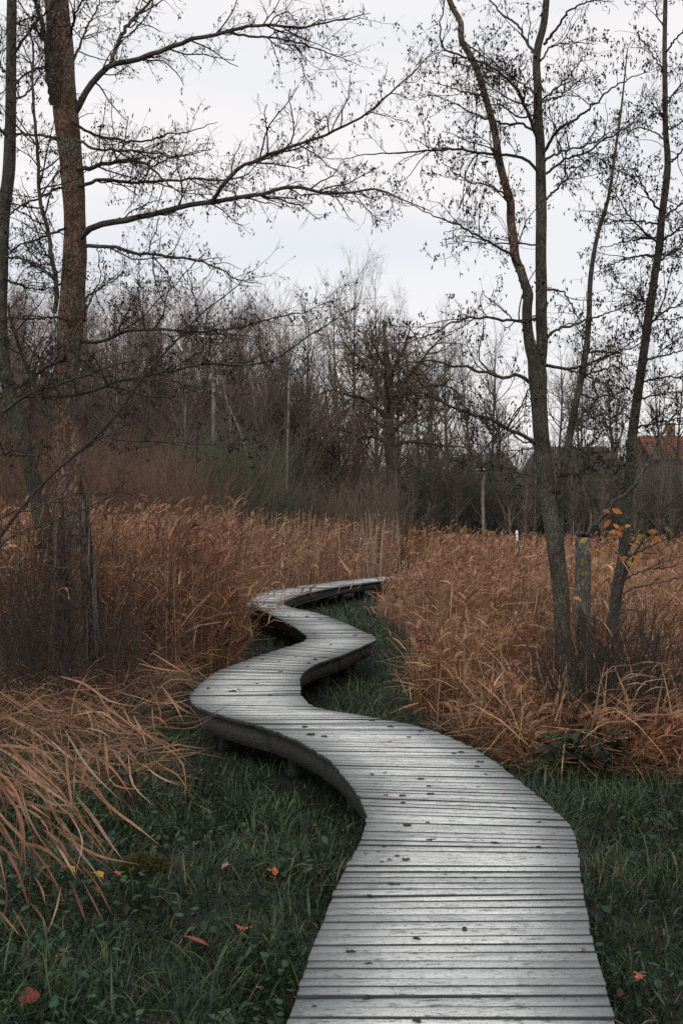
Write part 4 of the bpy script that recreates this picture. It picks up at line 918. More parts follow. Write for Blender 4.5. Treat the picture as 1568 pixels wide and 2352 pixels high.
# ------------------------------------------------------------------ reed beds
def reed_height(x, y):
    u = x / y
    far = np.interp(u, [-.2, -.1, -.07, 0, .05, .1, .15], [2.1, 2.05, 2.02, 1.98, 1.8, 1.55, 1.45])
    k = np.clip((y - 25) / 9, 0, 1) ; k = np.where(x < -1.2, 1, k)
    near = np.interp(y, [11, 14, 16, 19, 23], [0.42, 0.55, 0.85, 1.0, 1.15])
    h = near * (1 - k) + far * k
    h = np.where((x > 0) & (y < 42), np.minimum(h, np.interp(u, [.02, .05, .095], [.62, .95, 1.9])), h)
    ed = np.clip(path_dist(x, y) / 0.7, 0.55, 1)       # lower beside the deck
    return h * (0.86 + 0.14 * ed) * (1 + np.where((x > 0) & (y < 24), 0.17, 0.07) * vnoise(x, y, 1.9, 8))
def reeds(n_try, ymin, ymax, region, nleaf, leafn, seed, wmul=1.0, lod=False, dens_pow=1.0, tang=0.12, straw=0):
    r = np.random.RandomState(seed)
    y = ymin + (ymax - ymin) * r.rand(n_try) ** dens_pow
    x = (r.rand(n_try) * 2 - 1) * (y * 0.30 + 0.8)
    keep = region(x, y) & (vnoise(x, y, 2.3, 18) + r.normal(0, .35, n_try) > -.45); x, y = x[keep], y[keep]
    pd = path_dist(x, y); keep = pd > 0.16 + 0.12 * r.rand(len(x)); x, y = x[keep], y[keep]
    n = len(x); z0 = ground_z(x, y); h = reed_height(x, y) * r.uniform(0.72, 1.12, n)
    mb = MB()
    az = r.normal(0.3, 1.1, n) + 0.8 * vnoise(x, y, 0.9, 6); lean = np.abs(r.normal(0.10, 0.14, n)) + (r.rand(n) < tang) * r.uniform(0.2, 1.1, n)
    t = np.linspace(0, 1, 4)[None]
    dirx, diry = np.cos(az), np.sin(az)
    off = (lean * h)[:, None] * t ** 1.7
    zz = z0[:, None] + h[:, None] * t * (1 - 0.35 * np.clip(lean, 0, 1)[:, None] * t)
    P = np.stack([x[:, None] + dirx[:, None] * off, y[:, None] + diry[:, None] * off, zz], -1)
    hue = np.clip(0.45 + 0.38 * vnoise(x, y, 1.1, 9) + r.normal(0, 0.30, n), 0, 1)[:, None]
    cdark, clight = np.array([[0.215, 0.088, 0.046]]), np.array([[0.56, 0.355, 0.23]])
    col = (cdark * (1 - hue) + clight * hue) * r.uniform(0.65, 1.2, (n, 1))
    sdir = np.stack([np.cos(r.rand(n) * 6.28), np.sin(r.rand(n) * 6.28) * .5, np.zeros(n)], -1); sdir[:, 0] += 0.6; sdir = nrm(sdir)
    mb.strip(P, 0.0034 * min(wmul, 1.9) * np.ones((n, 1)) * np.array([[1.1, 1, .8, .5]]), sdir, col * 0.9)
    # leaves
    m = n * nleaf; idx = np.repeat(np.arange(n), nleaf); tt = r.uniform(0.06, 1.0, m) ** 0.85
    f = tt * 3; i = np.minimum(f.astype(int), 2); u = (f - i)[:, None]
    p0 = P[idx, i] * (1 - u) + P[idx, i + 1] * u
    a = az[idx] * 0.5 + r.normal(0.2, 1.5, m); el = r.uniform(0.2, 1.25, m); L = r.uniform(0.18, 0.46, m) * (1.15 - 0.3 * tt) * np.clip(h[idx] / 1.7, .75, 1.2)
    d = np.stack([np.cos(a) * np.cos(el), np.sin(a) * np.cos(el), np.sin(el)], -1)
    LP = np.zeros((m, leafn, 3)); LP[:, 0] = p0; bend = r.uniform(0.1, 0.75, m)[:, None] * (3.0 / (leafn - 1))
    for k in range(1, leafn):
        LP[:, k] = LP[:, k - 1] + d * (L / (leafn - 1))[:, None]
        d = nrm(d + np.array([0, 0, -1.0]) * bend + r.normal(0, 0.07, (m, 3)))
    S = nrm(np.cross(nrm(LP[:, 1] - LP[:, 0]), np.array([0, 0, 1.0])) + r.normal(0, 0.55, (m, 3)))
    wprof = np.interp(np.linspace(0, 1, leafn), [0, .3, 1], [0.55, 1.0, 0.06])[None]
    W = (0.0052 * wmul * np.where(r.rand(m) < .12, 1.9, 1.0) * r.uniform(0.5, 1.35, m))[:, None] * wprof
    lc = col[idx] * r.uniform(0.25, 1.6, (m, 1)) * np.array([[1.05, 1.0, 0.97]])
    mb.strip(LP, W, S, lc)
    # broken straws lying through the stand
    if straw:
        j = r.randint(0, n, straw); a = r.rand(straw) * 6.28; el = r.normal(0.35, .55, straw); L = r.uniform(.2, .75, straw)
        d = np.stack([np.cos(a) * np.cos(el), np.sin(a) * np.cos(el), np.sin(el)], -1)
        q0 = np.stack([x[j], y[j], z0[j] + h[j] * r.uniform(0.02, 0.8, straw)], -1) + r.normal(0, .06, (straw, 3)); q0[:, 2] = np.maximum(q0[:, 2], .03)
        SP = np.stack([q0, q0 + d * (L * .5)[:, None], q0 + d * L[:, None] + np.array([0, 0, -.12]) * L[:, None]], 1); SP[:, :, 2] = np.maximum(SP[:, :, 2], .02)
        mb.strip(SP, (0.0042 * wmul * r.uniform(.4, 1.5, straw))[:, None] * np.array([[.8, 1, .3]]), nrm(r.normal(size=(straw, 3))), np.array([[0.40, 0.24, 0.14]]) * r.uniform(.35, 1.5, (straw, 1)))
    # feathery heads
    hs = np.where(r.rand(n) < 0.42)[0]; k = len(hs); q0 = P[hs, 3]
    for s_ in range(2):
        a = az[hs] + r.normal(0, .5, k); d = np.stack([np.cos(a) * .45, np.sin(a) * .45, np.ones(k)], -1); HP = np.zeros((k, 4, 3)); HP[:, 0] = q0 - np.array([0, 0, .03]); d = nrm(d)
        for j in range(1, 4):
            HP[:, j] = HP[:, j - 1] + d * r.uniform(.045, .075, k)[:, None]; d = nrm(d + np.stack([np.cos(a) * .4, np.sin(a) * .4, -.38 * np.ones(k)], -1))
        S = nrm(r.normal(size=(k, 3))); hc = np.array([[0.36, 0.195, 0.115]]) * r.uniform(.6, 1.25, (k, 1))
        mb.strip(HP, 0.016 * np.sqrt(wmul) * np.array([[.4, 1, .8, .15]]) * r.uniform(.6, 1.2, (k, 1)), S, hc)
    return mb
inR = lambda x, y: inpoly(x, y, POLY_R); inL = lambda x, y: inpoly(x, y, POLY_L); inF = lambda x, y: inpoly(x, y, POLY_F)
mb = reeds(21000, 10.3, 26, inR, 5, 4, 21, 1.85, tang=0.35, straw=15000)
o = mb.build('reed_bed', M_REED); tag(o, 'tangled low dry reeds on the right side of the boardwalk', 'reeds', kind='stuff')
mb = reeds(21000, 26, 58, inR, 5, 3, 22, 2.6)
o = mb.build('reed_bed', M_REED); tag(o, 'even orange-brown reed field stretching to the thicket at right', 'reeds', kind='stuff')
mb = reeds(25000, 14, 31, inL, 6, 4, 23, 1.8, tang=0.22, straw=14000)
o = mb.build('reed_bed', M_REED); tag(o, 'tall dry reeds left of the boardwalk around the alder foot', 'reeds', kind='stuff')
mb = reeds(17000, 29, 58, inF, 5, 3, 24, 2.6)
r = np.random.RandomState(25); n = 260; y = r.uniform(40, 52, n); x = r.uniform(-.14, .06, n) * y; k = inF(x, y); x, y = x[k], y[k]; n = len(x)
hh = r.uniform(1.8, 2.5, n); P = np.stack([np.stack([x + hh * r.normal(.03, .06, n) * t, y, hh * t], -1) for t in (0, .5, 1)], 1)
mb.strip(P, np.full((n, 3), .012) * np.array([[1, .8, .3]]), np.tile([1.0, 0, 0], (n, 1)), np.array([[.46, .38, .29]]) * r.uniform(.6, 1.1, (n, 1)))
o = mb.build('reed_bed', M_REED); tag(o, 'tall rust-brown reeds behind the far bend of the boardwalk', 'reeds', kind='stuff')

# ------------------------------------------------------------------ grass and ground cover
def grass(n_try, ymin, ymax, seed, lo, hi, wmul, power=1.0):
    r = np.random.RandomState(seed); y = ymin + (ymax - ymin) * r.rand(n_try) ** power; x = (r.rand(n_try) * 2 - 1) * (y * 0.27 + 0.8)
    keep = ~in_reeds(x, y) | (r.rand(n_try) < 0.10); x, y = x[keep], y[keep]
    pd = path_dist(x, y); keep = (pd > 0.03) | (r.rand(len(x)) < 0.12); x, y, pd = x[keep], y[keep], pd[keep]; n = len(x)
    clump = vnoise(x, y, 3.4, 12); z0 = ground_z(x, y)
    L = r.uniform(lo, hi, n) * (1 + 0.35 * clump) * np.clip(0.6 + pd, 0.62, 1.0); a = 2.4 * vnoise(x, y, 2.6, 13) + r.normal(0, 1.3, n)
    el = r.uniform(0.25, 1.4, n); d = np.stack([np.cos(a) * np.cos(el), np.sin(a) * np.cos(el), np.sin(el)], -1)
    m_ = 4 if lo > 0.15 else 3; P = np.zeros((n, m_, 3)); P[:, 0] = np.stack([x, y, z0 - .01], -1); bend = r.uniform(0.15, 0.85, n)[:, None]
    for k in range(1, m_):
        P[:, k] = P[:, k - 1] + d * (L / (m_ - 1))[:, None]; d = nrm(d - np.array([0, 0, 1.0]) * bend * (3.0 / m_))
    P[:, :, 2] = np.maximum(P[:, :, 2], (z0 + 0.006)[:, None] * (np.arange(m_) > 0)[None] + (z0 - .02)[:, None] * (np.arange(m_) == 0)[None])
    S = nrm(np.cross(d + r.normal(0, .3, (n, 3)), np.array([0, 0, 1.0])) + r.normal(0, .3, (n, 3)))
    W = (0.0022 * wmul * r.uniform(.6, 1.5, n))[:, None] * np.array([[.9, 1, .75, .1] if m_ == 4 else [.9, 1, .1]])
    g = r.rand(n)[:, None]; g = g ** 1.8; c = np.array([[0.0065, 0.0150, 0.0070]]) * (1 - g) + np.array([[0.052, 0.088, 0.034]]) * g
    c *= (1 + 0.25 * clump[:, None]) * (1.25 if wmul > 1.5 else 1.0); dry = r.rand(n) < 0.045; c[dry] = np.array([0.22, 0.155, 0.075]) * r.uniform(.5, 1.1, (dry.sum(), 1))
    mb = MB(); mb.strip(P, W, S, c); return mb
mb = grass(95000, 3.4, 9.5, 51, 0.04, 0.15, 1.2)
o = mb.build('grass', M_GRASS); tag(o, 'wet dark green grass beside the near boardwalk', 'grass', kind='stuff')
mb = grass(70000, 9.5, 31, 52, 0.08, 0.24, 1.9, 1.3)
o = mb.build('grass', M_GRASS); tag(o, 'dark grass in the bends of the middle boardwalk', 'grass', kind='stuff')
mb = grass(9000, 3.6, 11.5, 53, 0.151, 0.25, 1.7)
o = mb.build('coarse_grass', M_GRASS); tag(o, 'longer arching wet grass blades standing out of the near turf', 'grass', kind='stuff')
mb = grass(30000, 24, 40, 54, 0.10, 0.30, 3.0)
o = mb.build('grass', M_GRASS); tag(o, 'dark grass inside the far bend of the boardwalk', 'grass', kind='stuff')
# low broad-leaved weeds
def weeds(n, ymin, ymax, region, seed, size, hmax, col):
    r = np.random.RandomState(seed); y = r.uniform(ymin, ymax, n); x = (r.rand(n) * 2 - 1) * (y * 0.27 + 0.6)
    k = region(x, y) & (path_dist(x, y) > 0.1); x, y = x[k], y[k]; n = len(x)
    a = r.rand(n) * 6.28; L = size * r.uniform(.5, 1.3, n); z = ground_z(x, y) + r.uniform(0.02, hmax, n); tilt = r.normal(0, .5, n)
    d = np.stack([np.cos(a), np.sin(a), np.sin(tilt)], -1); P = np.stack([np.stack([x, y, z], -1) + d * (L * t)[:, None] + np.array([0, 0, -.25]) * (L * t * t)[:, None] for t in (0, .35, .7, 1)], 1)
    S = nrm(np.stack([-np.sin(a), np.cos(a), r.normal(0, .35, n)], -1)); W = (L * .36)[:, None] * np.array([[.25, 1, .8, .05]])
    mb = MB(); mb.strip(P, W, S, np.array(col)[None] * r.uniform(.5, 1.5, (n, 1))); return mb
lw = lambda x, y: (x < 0.1) & ((vnoise(x, y, 2.6, 31) > 0.0) | (x < -1.0)); rw = lambda x, y: (x > 1.0) & (vnoise(x, y, 2.2, 33) > 0.35) & ~in_reeds(x, y - .4)
mb = weeds(5200, 4.2, 11.5, lw, 71, 0.045, 0.12, (0.026, 0.060, 0.030)); o = mb.build('ground_cover', M_GRASS); tag(o, 'low broad-leaved green weeds in the grass at left', 'weeds', kind='stuff')
mb = weeds(4500, 4.2, 12, rw, 72, 0.045, 0.13, (0.024, 0.056, 0.028)); o = mb.build('ground_cover', M_GRASS); tag(o, 'low broad-leaved green weeds in the grass at right', 'weeds', kind='stuff')
c_ = on_plane(1345, 1775, 0.0)
mb = weeds(6000, c_[1] - .5, c_[1] + .5, lambda x, y: ((x - c_[0]) ** 2 + (y - c_[1]) ** 2 < .16), 73, 0.07, 0.34, (0.020, 0.042, 0.024)); o = mb.build('weed_clump', M_GRASS); tag(o, 'dark leafy weed clump at the foot of the right reeds', 'weeds', kind='stuff')
# dead reed litter at the right bed's foot
r = np.random.RandomState(77); n = 5200; x = r.uniform(0.7, 3.9, n); y = r.uniform(10.6, 14.2, n); k = (inpoly(x, y, POLY_R) | inpoly(x, y + .45, POLY_R)) & (path_dist(x, y) > .08); x, y = x[k], y[k]; n = len(x)
a = r.rand(n) * 6.28; L = r.uniform(.08, .32, n); z = ground_z(x, y) + r.uniform(.01, .13, n); sl = r.normal(0, .25, n)
d = np.stack([np.cos(a), np.sin(a), sl], -1); P = np.stack([np.stack([x, y, z], -1) + d * (L * t)[:, None] for t in (0, .5, 1)], 1)
mb = MB(); mb.strip(P, (0.005 * r.uniform(.5, 1.6, n))[:, None] * np.array([[.7, 1, .2]]), nrm(np.stack([-np.sin(a), np.cos(a), r.normal(0, .6, n)], -1)), np.array([[.20, .10, .062]]) * r.uniform(.35, 1.6, (n, 1)))
o = mb.build('reed_litter', M_REED); tag(o, 'flattened red-brown reed litter at the foot of the right reeds', 'litter', kind='stuff')

r = np.random.RandomState(78); n = 9000; y = 18.3 - 7.8 * r.rand(n) ** 1.4; x = r.uniform(-.29, -.085, n) * y - .3; k = (vnoise(x, y, 1.5, 41) > -.75) & (path_dist(x, y) > .5); x, y = x[k], y[k]; n = len(x)
a = r.rand(n) * 6.28; L = r.uniform(.12, .55, n); hh = np.interp(y, [10.5, 15, 18], [.2, .34, .42]); z = ground_z(x, y) + hh * r.rand(n) ** 1.6 + .02; sl = r.normal(0.15, .6, n)
d = nrm(np.stack([np.cos(a), np.sin(a), sl], -1)); P = np.stack([np.stack([x, y, z], -1) + d * (L * t)[:, None] - np.array([0, 0, .3]) * (L * t * t)[:, None] for t in (0, .5, 1)], 1); P[:, :, 2] = np.maximum(P[:, :, 2], .02)
mb = MB(); mb.strip(P, (0.0048 * r.uniform(.5, 1.6, n))[:, None] * np.array([[.7, 1, .2]]), nrm(r.normal(size=(n, 3))), np.array([[.26, .15, .095]]) * r.uniform(.3, 1.6, (n, 1)))
o = mb.build('reed_litter', M_REED); tag(o, 'tangle of dead brown straw in front of the thick alder foot', 'litter', kind='stuff')

# ------------------------------------------------------------------ bent reed clump leaning in at the left
tC = thing('reed_clump', 'near clump of bent-over orange reeds with long arching leaves at the left edge', 'reed clump', base_at(-70, 7.4))
def arch(pts, d0, d1, w, col, n=9):
    q = smooth(pts, n); dep = np.linspace(d0, d1, n); P = px(q[:, 0], q[:, 1], dep)[None]
    W = (w * 7.0 / F) * np.interp(np.linspace(0, 1, n), [0, .25, .6, 1], [.45, 1, .85, .05])[None]
    T = nrm(P[0, -1] - P[0, 0]); S = nrm(np.cross(T, np.array([0, -1.0, 0.25])) + rs.normal(0, .18, 3))[None]
    W = W * 0.46; mb = MB(); tint = np.array(col) * rs.uniform(.55, 1.2); nn = nrm(np.cross(T, S[0])); s3 = nrm(S[0] * 0.8 + np.array([0, .5, 0]) * rs.choice([-1, 1]))
    A_ = P[0] - s3 * W[0][:, None] + nn * W[0][:, None] * .35; B_ = P[0] + s3 * W[0][:, None] + nn * W[0][:, None] * .35
    v = np.stack([A_, P[0], B_], 1).reshape(-1, 3); i = np.arange(n - 1) * 3
    fc = np.concatenate([np.stack([i, i + 1, i + 4, i + 3], -1), np.stack([i + 1, i + 2, i + 5, i + 4], -1)])
    cc = np.repeat(tint[None] * np.interp(np.linspace(0, 1, n), [0, .6, 1], [.75, 1.1, .8])[:, None], 3, 0) * rs.uniform(.85, 1.15, (3 * n, 1))
    mb.add(v, fc, cc); part(mb, 'leaf', M_REED, tC, False)
z7 = lambda p: Zm(p, 0, 1693); z5 = lambda p: Zm(p, 0, 1129)
OR = (0.36, 0.19, 0.11); TN = (0.42, 0.28, 0.19); BR = (0.24, 0.12, 0.07)
for pts, w, c_ in [([(-80,120),(0,165),(60,230),(105,330),(145,440)],10,OR),([(60,70),(130,62),(200,75),(300,60)],9,OR),([(20,10),(95,100),(180,200),(260,310)],11,OR),([(350,270),(400,330),(450,400),(510,490),(570,570)],10,TN),
 ([(390,210),(450,265),(520,330),(640,420),(740,500)],9,OR),([(210,430),(245,465),(290,540),(350,650)],9,TN),([(270,365),(310,420),(350,500),(440,620),(480,690)],9,TN),([(0,360),(40,400),(80,440),(150,540)],10,OR),
 ([(330,320),(380,400),(430,450),(520,580)],8,OR),([(0,210),(70,270),(140,310),(240,380)],9,OR),([(120,110),(200,150),(270,190),(330,230)],9,BR),([(480,0),(490,80),(500,190)],9,OR),([(440,60),(455,130),(450,200)],8,BR),([(420,80),(390,150),(370,230)],8,OR),
 ([(60,560),(90,640),(110,700),(135,790)],10,BR),([(20,500),(60,570),(110,680)],9,BR),([(330,670),(370,780),(400,860)],9,BR),([(280,690),(260,780),(220,900)],8,TN),([(140,760),(200,840),(220,930)],8,OR),([(60,790),(110,880),(150,960)],7,OR),([(0,800),(50,860),(100,920)],7,OR),
 ([(160,640),(190,690),(210,770)],8,OR),([(600,-60),(690,0),(740,40)],7,OR),([(-60,40),(60,40),(140,50),(230,20)],9,OR),([(520,60),(560,110),(590,160)],8,OR),([(170,640),(200,600),(250,590)],6,TN),([(380,660),(430,760),(490,870)],7,BR),([(350,560),(420,640),(520,820)],6,BR)]:
    arch(z7(pts), 7.3, 6.9, w, c_)
for pts, w, c_ in [([(60,1190),(200,1195),(330,1215)],10,TN),([(-20,1050),(80,985),(200,890),(290,845)],7,OR),([(440,880),(450,920),(480,980),(560,1040),(680,1140)],8,OR),([(300,940),(420,1000),(540,1080),(680,1140)],8,OR),([(280,850),(380,880),(500,960),(640,990)],7,OR),([(0,1020),(120,1080),(220,1150),(320,1220)],10,OR),
 ([(0,1180),(80,1230),(140,1300),(170,1370)],10,OR),([(700,990),(705,1050),(715,1105)],8,OR),([(740,890),(780,940),(850,1070)],7,OR),([(750,920),(820,990),(900,1030)],7,OR),([(700,740),(780,790),(880,850)],5,OR),([(640,790),(740,815),(850,830)],5,OR),([(480,1130),(490,1220),(500,1320)],9,OR),([(410,1200),(390,1280),(370,1330)],9,BR),([(440,1190),(455,1270),(460,1330)],8,OR),
 ([(540,1120),(590,1190),(660,1270)],8,OR),([(-30,900),(60,960),(150,1020)],8,OR),([(150,1060),(260,1080),(380,1130)],8,BR),([(240,1060),(250,1110),(300,1180)],8,OR),([(620,760),(690,800),(760,860)],5,OR)]:
    arch(z5(pts), 8.6, 8.2, w, c_)
for k in range(100):
    x0 = rs.uniform(-60, 380); y0 = 1575 + rs.uniform(0, 190) + max(0, 140 - x0) * .35; ln = rs.uniform(70, 190); a = rs.normal(0.45, .62); kk = rs.normal(0, .16); d_ = np.interp(y0, [1570, 1800], [10.5, 7.6])
    ln *= 8 / d_; pts = [(x0, y0), (x0 + ln * .5 * math.cos(a - kk), y0 + ln * .5 * math.sin(a - kk)), (x0 + ln * math.cos(a + kk * .7), y0 + ln * math.sin(a + kk * .7))]
    arch(pts, d_, d_ - .2, rs.uniform(3.0, 6.5) * d_ / 8, [OR, BR, TN, OR][k % 4], 7)
for k in range(60):
    x0 = rs.uniform(-70, 190); y0 = rs.uniform(1690, 1960) - x0 * .25; ln = rs.uniform(90, 210); a = rs.normal(0.95, .35); kk = rs.normal(0, .12); d_ = rs.uniform(6.8, 7.5)
    arch([(x0, y0), (x0 + ln * .5 * math.cos(a - kk), y0 + ln * .5 * math.sin(a - kk)), (x0 + ln * math.cos(a + kk * .7), y0 + ln * math.sin(a + kk * .7))], d_, d_ - .2, rs.uniform(4.5, 8.5), [OR, BR, TN, BR][k % 4], 7)
for k in range(22):
    x0 = rs.uniform(-220, 180); d_ = rs.uniform(7.2, 10); yb = HY + F * CAMZ / d_; yt = rs.uniform(1590, 1760)
    P, R = limb3([(x0, yb + 8), (x0 + 20, (yb + yt) / 2), (x0 + rs.uniform(60, 160), yt)], d_, d_ - .2, 1.9, 1.2, 9)
    mb = MB(); mb.tube(P, R, 5, col=(0.20, 0.11, 0.065)); part(mb, 'stem', M_REED, tC, True)

# second clump spilling into view at the right
tC2 = thing('reed_clump', 'fan of bent pale reed leaves at the right edge above the grass', 'reed clump', base_at(1600, 12.2)); tC = tC2
for k in range(70):
    x0 = rs.uniform(1430, 1640); y0 = rs.uniform(1520, 1760); ln = rs.uniform(50, 130); a = rs.normal(math.pi * 0.86, .55); d_ = rs.uniform(11.4, 12.4)
    arch([(x0, y0), (x0 + ln * .5 * math.cos(a + .3), y0 - ln * .1 + ln * .5 * abs(math.sin(a)) * .5), (x0 + ln * math.cos(a), y0 + ln * abs(math.sin(a)))], d_, d_ - .2, rs.uniform(3, 6.5) * d_ / 7 * .62, [TN, OR, TN, BR][k % 4], 6)
# broad bent leaves in front of the right alder
tC3 = thing('reed_clump', 'broad pale bent reed leaves in front of the right alder foot', 'reed clump', base_at(1230, 13.6)); tC = tC3
for pts in ([(770,755),(810,810),(850,860),(885,900)],[(630,700),(625,740),(620,770),(680,800),(750,870)],[(895,700),(900,800),(930,900),(940,960)],[(1000,840),(1050,880),(1100,905)],[(940,850),(960,900),(1000,980)],[(960,820),(985,900),(1000,960)],[(770,890),(790,940),(820,1010)],[(560,600),(570,650),(540,700)],[(700,1080),(760,1010),(820,960)],[(900,440),(890,520),(870,610)],[(570,530),(575,580),(590,620)],[(1160,770),(1170,800),(1175,830)],[(1240,900),(1250,930),(1255,960)],[(840,1000),(800,1060),(760,1130)],[(600,570),(650,600),(690,640)],[(360,760),(365,790),(350,830)],[(310,890),(315,930),(320,970)],[(1260,270),(1300,340),(1340,400)],[(1150,560),(1200,600),(1250,680)],[(1190,480),(1215,520),(1230,560)]):
    arch(z6(pts), 13.7, 13.4, rs.uniform(3.5, 5.5) * 1.6, TN, 7)
for x0, y0, x1, y1 in ((270,360,320,560),(380,410,350,600),(465,330,450,640),(240,500,300,640)):
    P, R = limb3(z6([(x1, y1 + 140), (x1, y1), (x0, y0)]), 17.5, 17.3, 1.3, .6, 8); mb = MB(); mb.tube(P, R, 5, col=(.34, .24, .16)); part(mb, 'stem', M_REED, tC3, True)

# ------------------------------------------------------------------ stump, moss and fallen leaves
dS = F * CAMZ / (1868 - HY); sb = base_at(288, dS)
st_ = thing('tree_stump', 'small dark rotten stump in the grass beneath the bent reeds', 'tree stump', sb)
P, R = trunk3([(288,1880,34),(289,1850,27),(290,1815,24),(289,1775,25)], dS, 20); mb = MB(); mb.tube(P, R, 18, ridges=barkridge(0.12, 9, 15)); part(mb, 'trunk', M_ROT, st_, True)
top = P[-1]; a = np.arange(18) / 18 * 6.283; v = np.stack([top[0] + R[-1] * np.cos(a), top[1] + R[-1] * np.sin(a), top[2] + rs.uniform(-.01, .02, 18)], -1); mb = MB(); mb.add(np.r_[v, [[*top]]], np.array([[k, (k + 1) % 18, 18] for k in range(18)])); part(mb, 'cut_top', M_ROT, st_)
dM = F * CAMZ / (2040 - HY); c0 = px(335, 2015, dM); r = np.random.RandomState(4)
n = 900; ph = r.rand(n) * 6.283; rr = np.sqrt(r.rand(n)); mp_ = np.stack([c0[0] + .13 * rr * np.cos(ph), c0[1] + .13 * rr * np.sin(ph), ground_z(np.array(c0[0]), np.array(c0[1])) + .10 * np.sqrt(1 - rr ** 2) + r.rand(n) * .02], -1)
d = nrm(np.stack([np.cos(ph) * rr, np.sin(ph) * rr, .8 + 0 * rr], -1) + r.normal(0, .4, (n, 3))); P = np.stack([mp_, mp_ + d * .02, mp_ + d * .04], 1); mb = MB()
mb.strip(P, np.full((n, 3), .004) * np.array([[1, 1, .3]]), nrm(r.normal(size=(n, 3))), np.array([[.07, .065, .018]]) * r.uniform(.5, 1.5, (n, 1)))
tag(mb.build('moss_cushion', M_GRASS, origin=(c0[0], c0[1], 0)), 'round olive moss cushion in the grass at left', 'moss')
FL = {'orange': leaf_mesh('fallen_leaf', .085, 0, .35, True, (0.46, 0.105, 0.04), 1), 'red': leaf_mesh('fallen_leaf', .12, 0, .35, True, (0.17, 0.028, 0.018), 2), 'yellow': leaf_mesh('fallen_leaf', .075, 0, .4, True, (0.55, 0.30, 0.03), 3), 'pink': leaf_mesh('fallen_leaf', .05, 0, .4, True, (0.40, 0.22, 0.17), 5), 'brown': leaf_mesh('fallen_leaf', .15, .018, .1, False, (0.22, 0.06, 0.03), 6)}
def fallen(kind, x, y, label, zoff=0.14, size=1.0, rot=None):
    p = on_plane(x, y, zoff); o = bpy.data.objects.new('fallen_leaf', FL[kind]); C.objects.link(o); o.location = p
    o.rotation_euler = rot or (rs.uniform(-.5, -.1) if False else rs.uniform(.1, .6), rs.uniform(-.3, .3), rs.uniform(0, 6.28)); o.scale = (size,) * 3; tag(o, label, 'leaf', 'fallen leaves')
fallen('orange', 560, 2130, 'bright orange fallen leaf lying alone on the grass left of the planks', 0.13, 1.05)
fallen('red', 65, 2290, 'large dark red fallen leaf in the bottom left corner', 0.10, .75)
fallen('orange', 626, 2000, 'small orange fallen leaf on the grass near the deck edge', 0.13, .75)
fallen('yellow', 162, 1995, 'yellow leaf hanging among the bent reeds, left one of two', 0.30, 1.1); fallen('yellow', 225, 2008, 'yellow leaf hanging among the bent reeds, right one of two', 0.28, 1.0)
fallen('yellow', 218, 2040, 'narrow yellow leaf below the pair in the bent reeds', 0.2, .7); fallen('orange', 267, 2005, 'small orange-red leaf right of the yellow leaves', 0.2, .6)
fallen('pink', 517, 1988, 'faded pinkish leaf on the grass above the orange leaf', 0.13, 1.0); fallen('pink', 596, 2267, 'tiny pale leaf on the grass near the bottom of the deck', 0.13, .7)
fallen('brown', 425, 2150, 'long brown leaf lying in the grass left of the orange leaf', 0.13, .9, (.1, .1, -.5))
fallen('orange', 1467, 2240, 'small orange leaf on the grass right of the deck, near the bottom', 0.13, .6); fallen('red', 1420, 2282, 'dark red leaf on the grass at the lower right', 0.10, .3)
fallen('orange', 1605 - 20, 2010, 'orange speck of a leaf at the right edge of the grass', 0.13, .5)

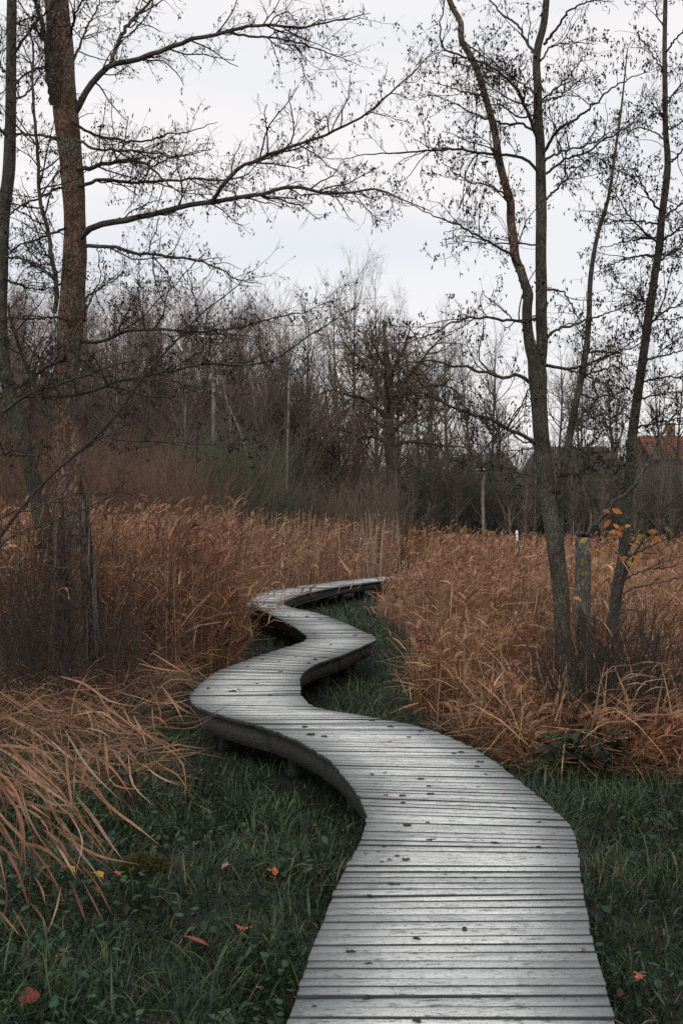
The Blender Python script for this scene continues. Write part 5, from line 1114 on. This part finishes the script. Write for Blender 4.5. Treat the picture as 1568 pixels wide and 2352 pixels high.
# scraps on the planks
def scrap(x, y, size, red=False, cone=False):
    p = on_plane(x, y, DECK); r = np.random.RandomState(int(x * 7 + y)); n = 9; a = np.arange(n) / n * 6.283; rad = size * r.uniform(.45, 1.1, n) * np.where(cone, .9, 1); sq = np.array([1.5, 0.9]) if not cone else np.array([1, 1])
    lo = np.c_[np.cos(a) * rad * sq[0], np.sin(a) * rad * sq[1], np.full(n, .001)]; hi = np.c_[np.cos(a) * rad * sq[0] * .7, np.sin(a) * rad * sq[1] * .7, np.full(n, size * 1.1) if cone else size * r.uniform(.15, .6, n)]
    v = np.r_[lo, hi, [[0, 0, size * (1.3 if cone else .25)]]]; k = np.arange(n); k2 = (k + 1) % n; mb = MB()
    c_ = (0.20, 0.05, 0.028) if red else (0.028, 0.024, 0.022)
    mb.add(v, np.stack([k, k2, n + k2, n + k], -1), np.array(c_)[None] * r.uniform(.5, 1.5, (len(v), 1))); mb.f.append(np.stack([n + k, n + k2, 0 * k + 2 * n], -1))
    o = mb.build('leaf_scrap', M_DEBRIS); o.location = (p[0], p[1], DECK + .0015); o.rotation_euler = (0, 0, r.uniform(-.4, .4))
    tag(o, 'small rust-red leaf scrap lying on the planks' if red else ('round dark alder cone lying on the near planks' if cone else 'small dark leaf scrap lying on the planks'), 'alder cone' if cone else 'leaf scrap', None if cone else ('red scraps on the boardwalk' if red else 'dark scraps on the boardwalk'))
for x, y, s_ in [(745,50,.010),(800,345,.016),(850,347,.012),(910,158,.016),(600,110,.009),(700,95,.009),(995,765,.015),(490,865,.016),(620,955,.012),(615,1215,.016),(1440,295,.010),(605,210,.010),(635,430,.010),(730,175,.010),(845,130,.010),(1000,1400,.014),(210,1280,.010)]: scrap(658 + x * .3, 1928 + y * .3, s_)
for x, y, s_ in [(375,695,.022),(565,685,.020),(380,745,.014),(415,903,.024),(555,883,.012),(1315,887,.020),(1020,1025,.018),(1330,1055,.014),(560,1005,.016),(590,1000,.012),(250,1045,.013),(915,462,.026),(893,495,.016),(790,395,.022),(960,550,.016),(500,250,.022),(420,287,.014),(505,580,.020),(560,630,.014),(165,545,.014),(250,537,.012),(165,172,.016),(290,212,.016),(485,268,.012),(735,402,.016),(380,497,.010),(905,632,.010),(1155,783,.012)]: scrap(799.5 + x * .33, 1599 + y * .33, s_)
for x, y, s_ in [(335,880,.030),(600,908,.018),(670,745,.030),(868,685,.026),(915,657,.028),(855,360,.030),(730,355,.024),(885,1183,.030),(440,710,.018),(660,670,.018),(1020,555,.024),(1190,492,.030),(168,860,.018),(840,1128,.026),(975,1195,.022),(1305,1083,.026),(1430,1125,.020),(545,660,.016),(905,480,.024),(945,380,.026),(780,640,.016),(505,825,.016),(640,610,.016)]: scrap(423.3 + x * .33, 1298 + y * .33, s_)
scrap(658 + 1360 * .3, 1928 + 700 * .3, .013, cone=True)
for x, y, s_ in ((658 + 785 * .3, 1928 + 157 * .3, .012), (799.5 + 290 * .33, 1599 + 320 * .33, .016), (799.5 + 1075 * .33, 1599 + 680 * .33, .011), (799.5 + 1360 * .33, 1599 + 1005 * .33, .014), (799.5 + 260 * .33, 1599 + 692 * .33, .016), (1340, 2182, .012), (423.3 + 380 * .33, 1298 + 870 * .33, .02)): scrap(x, y, s_, True)
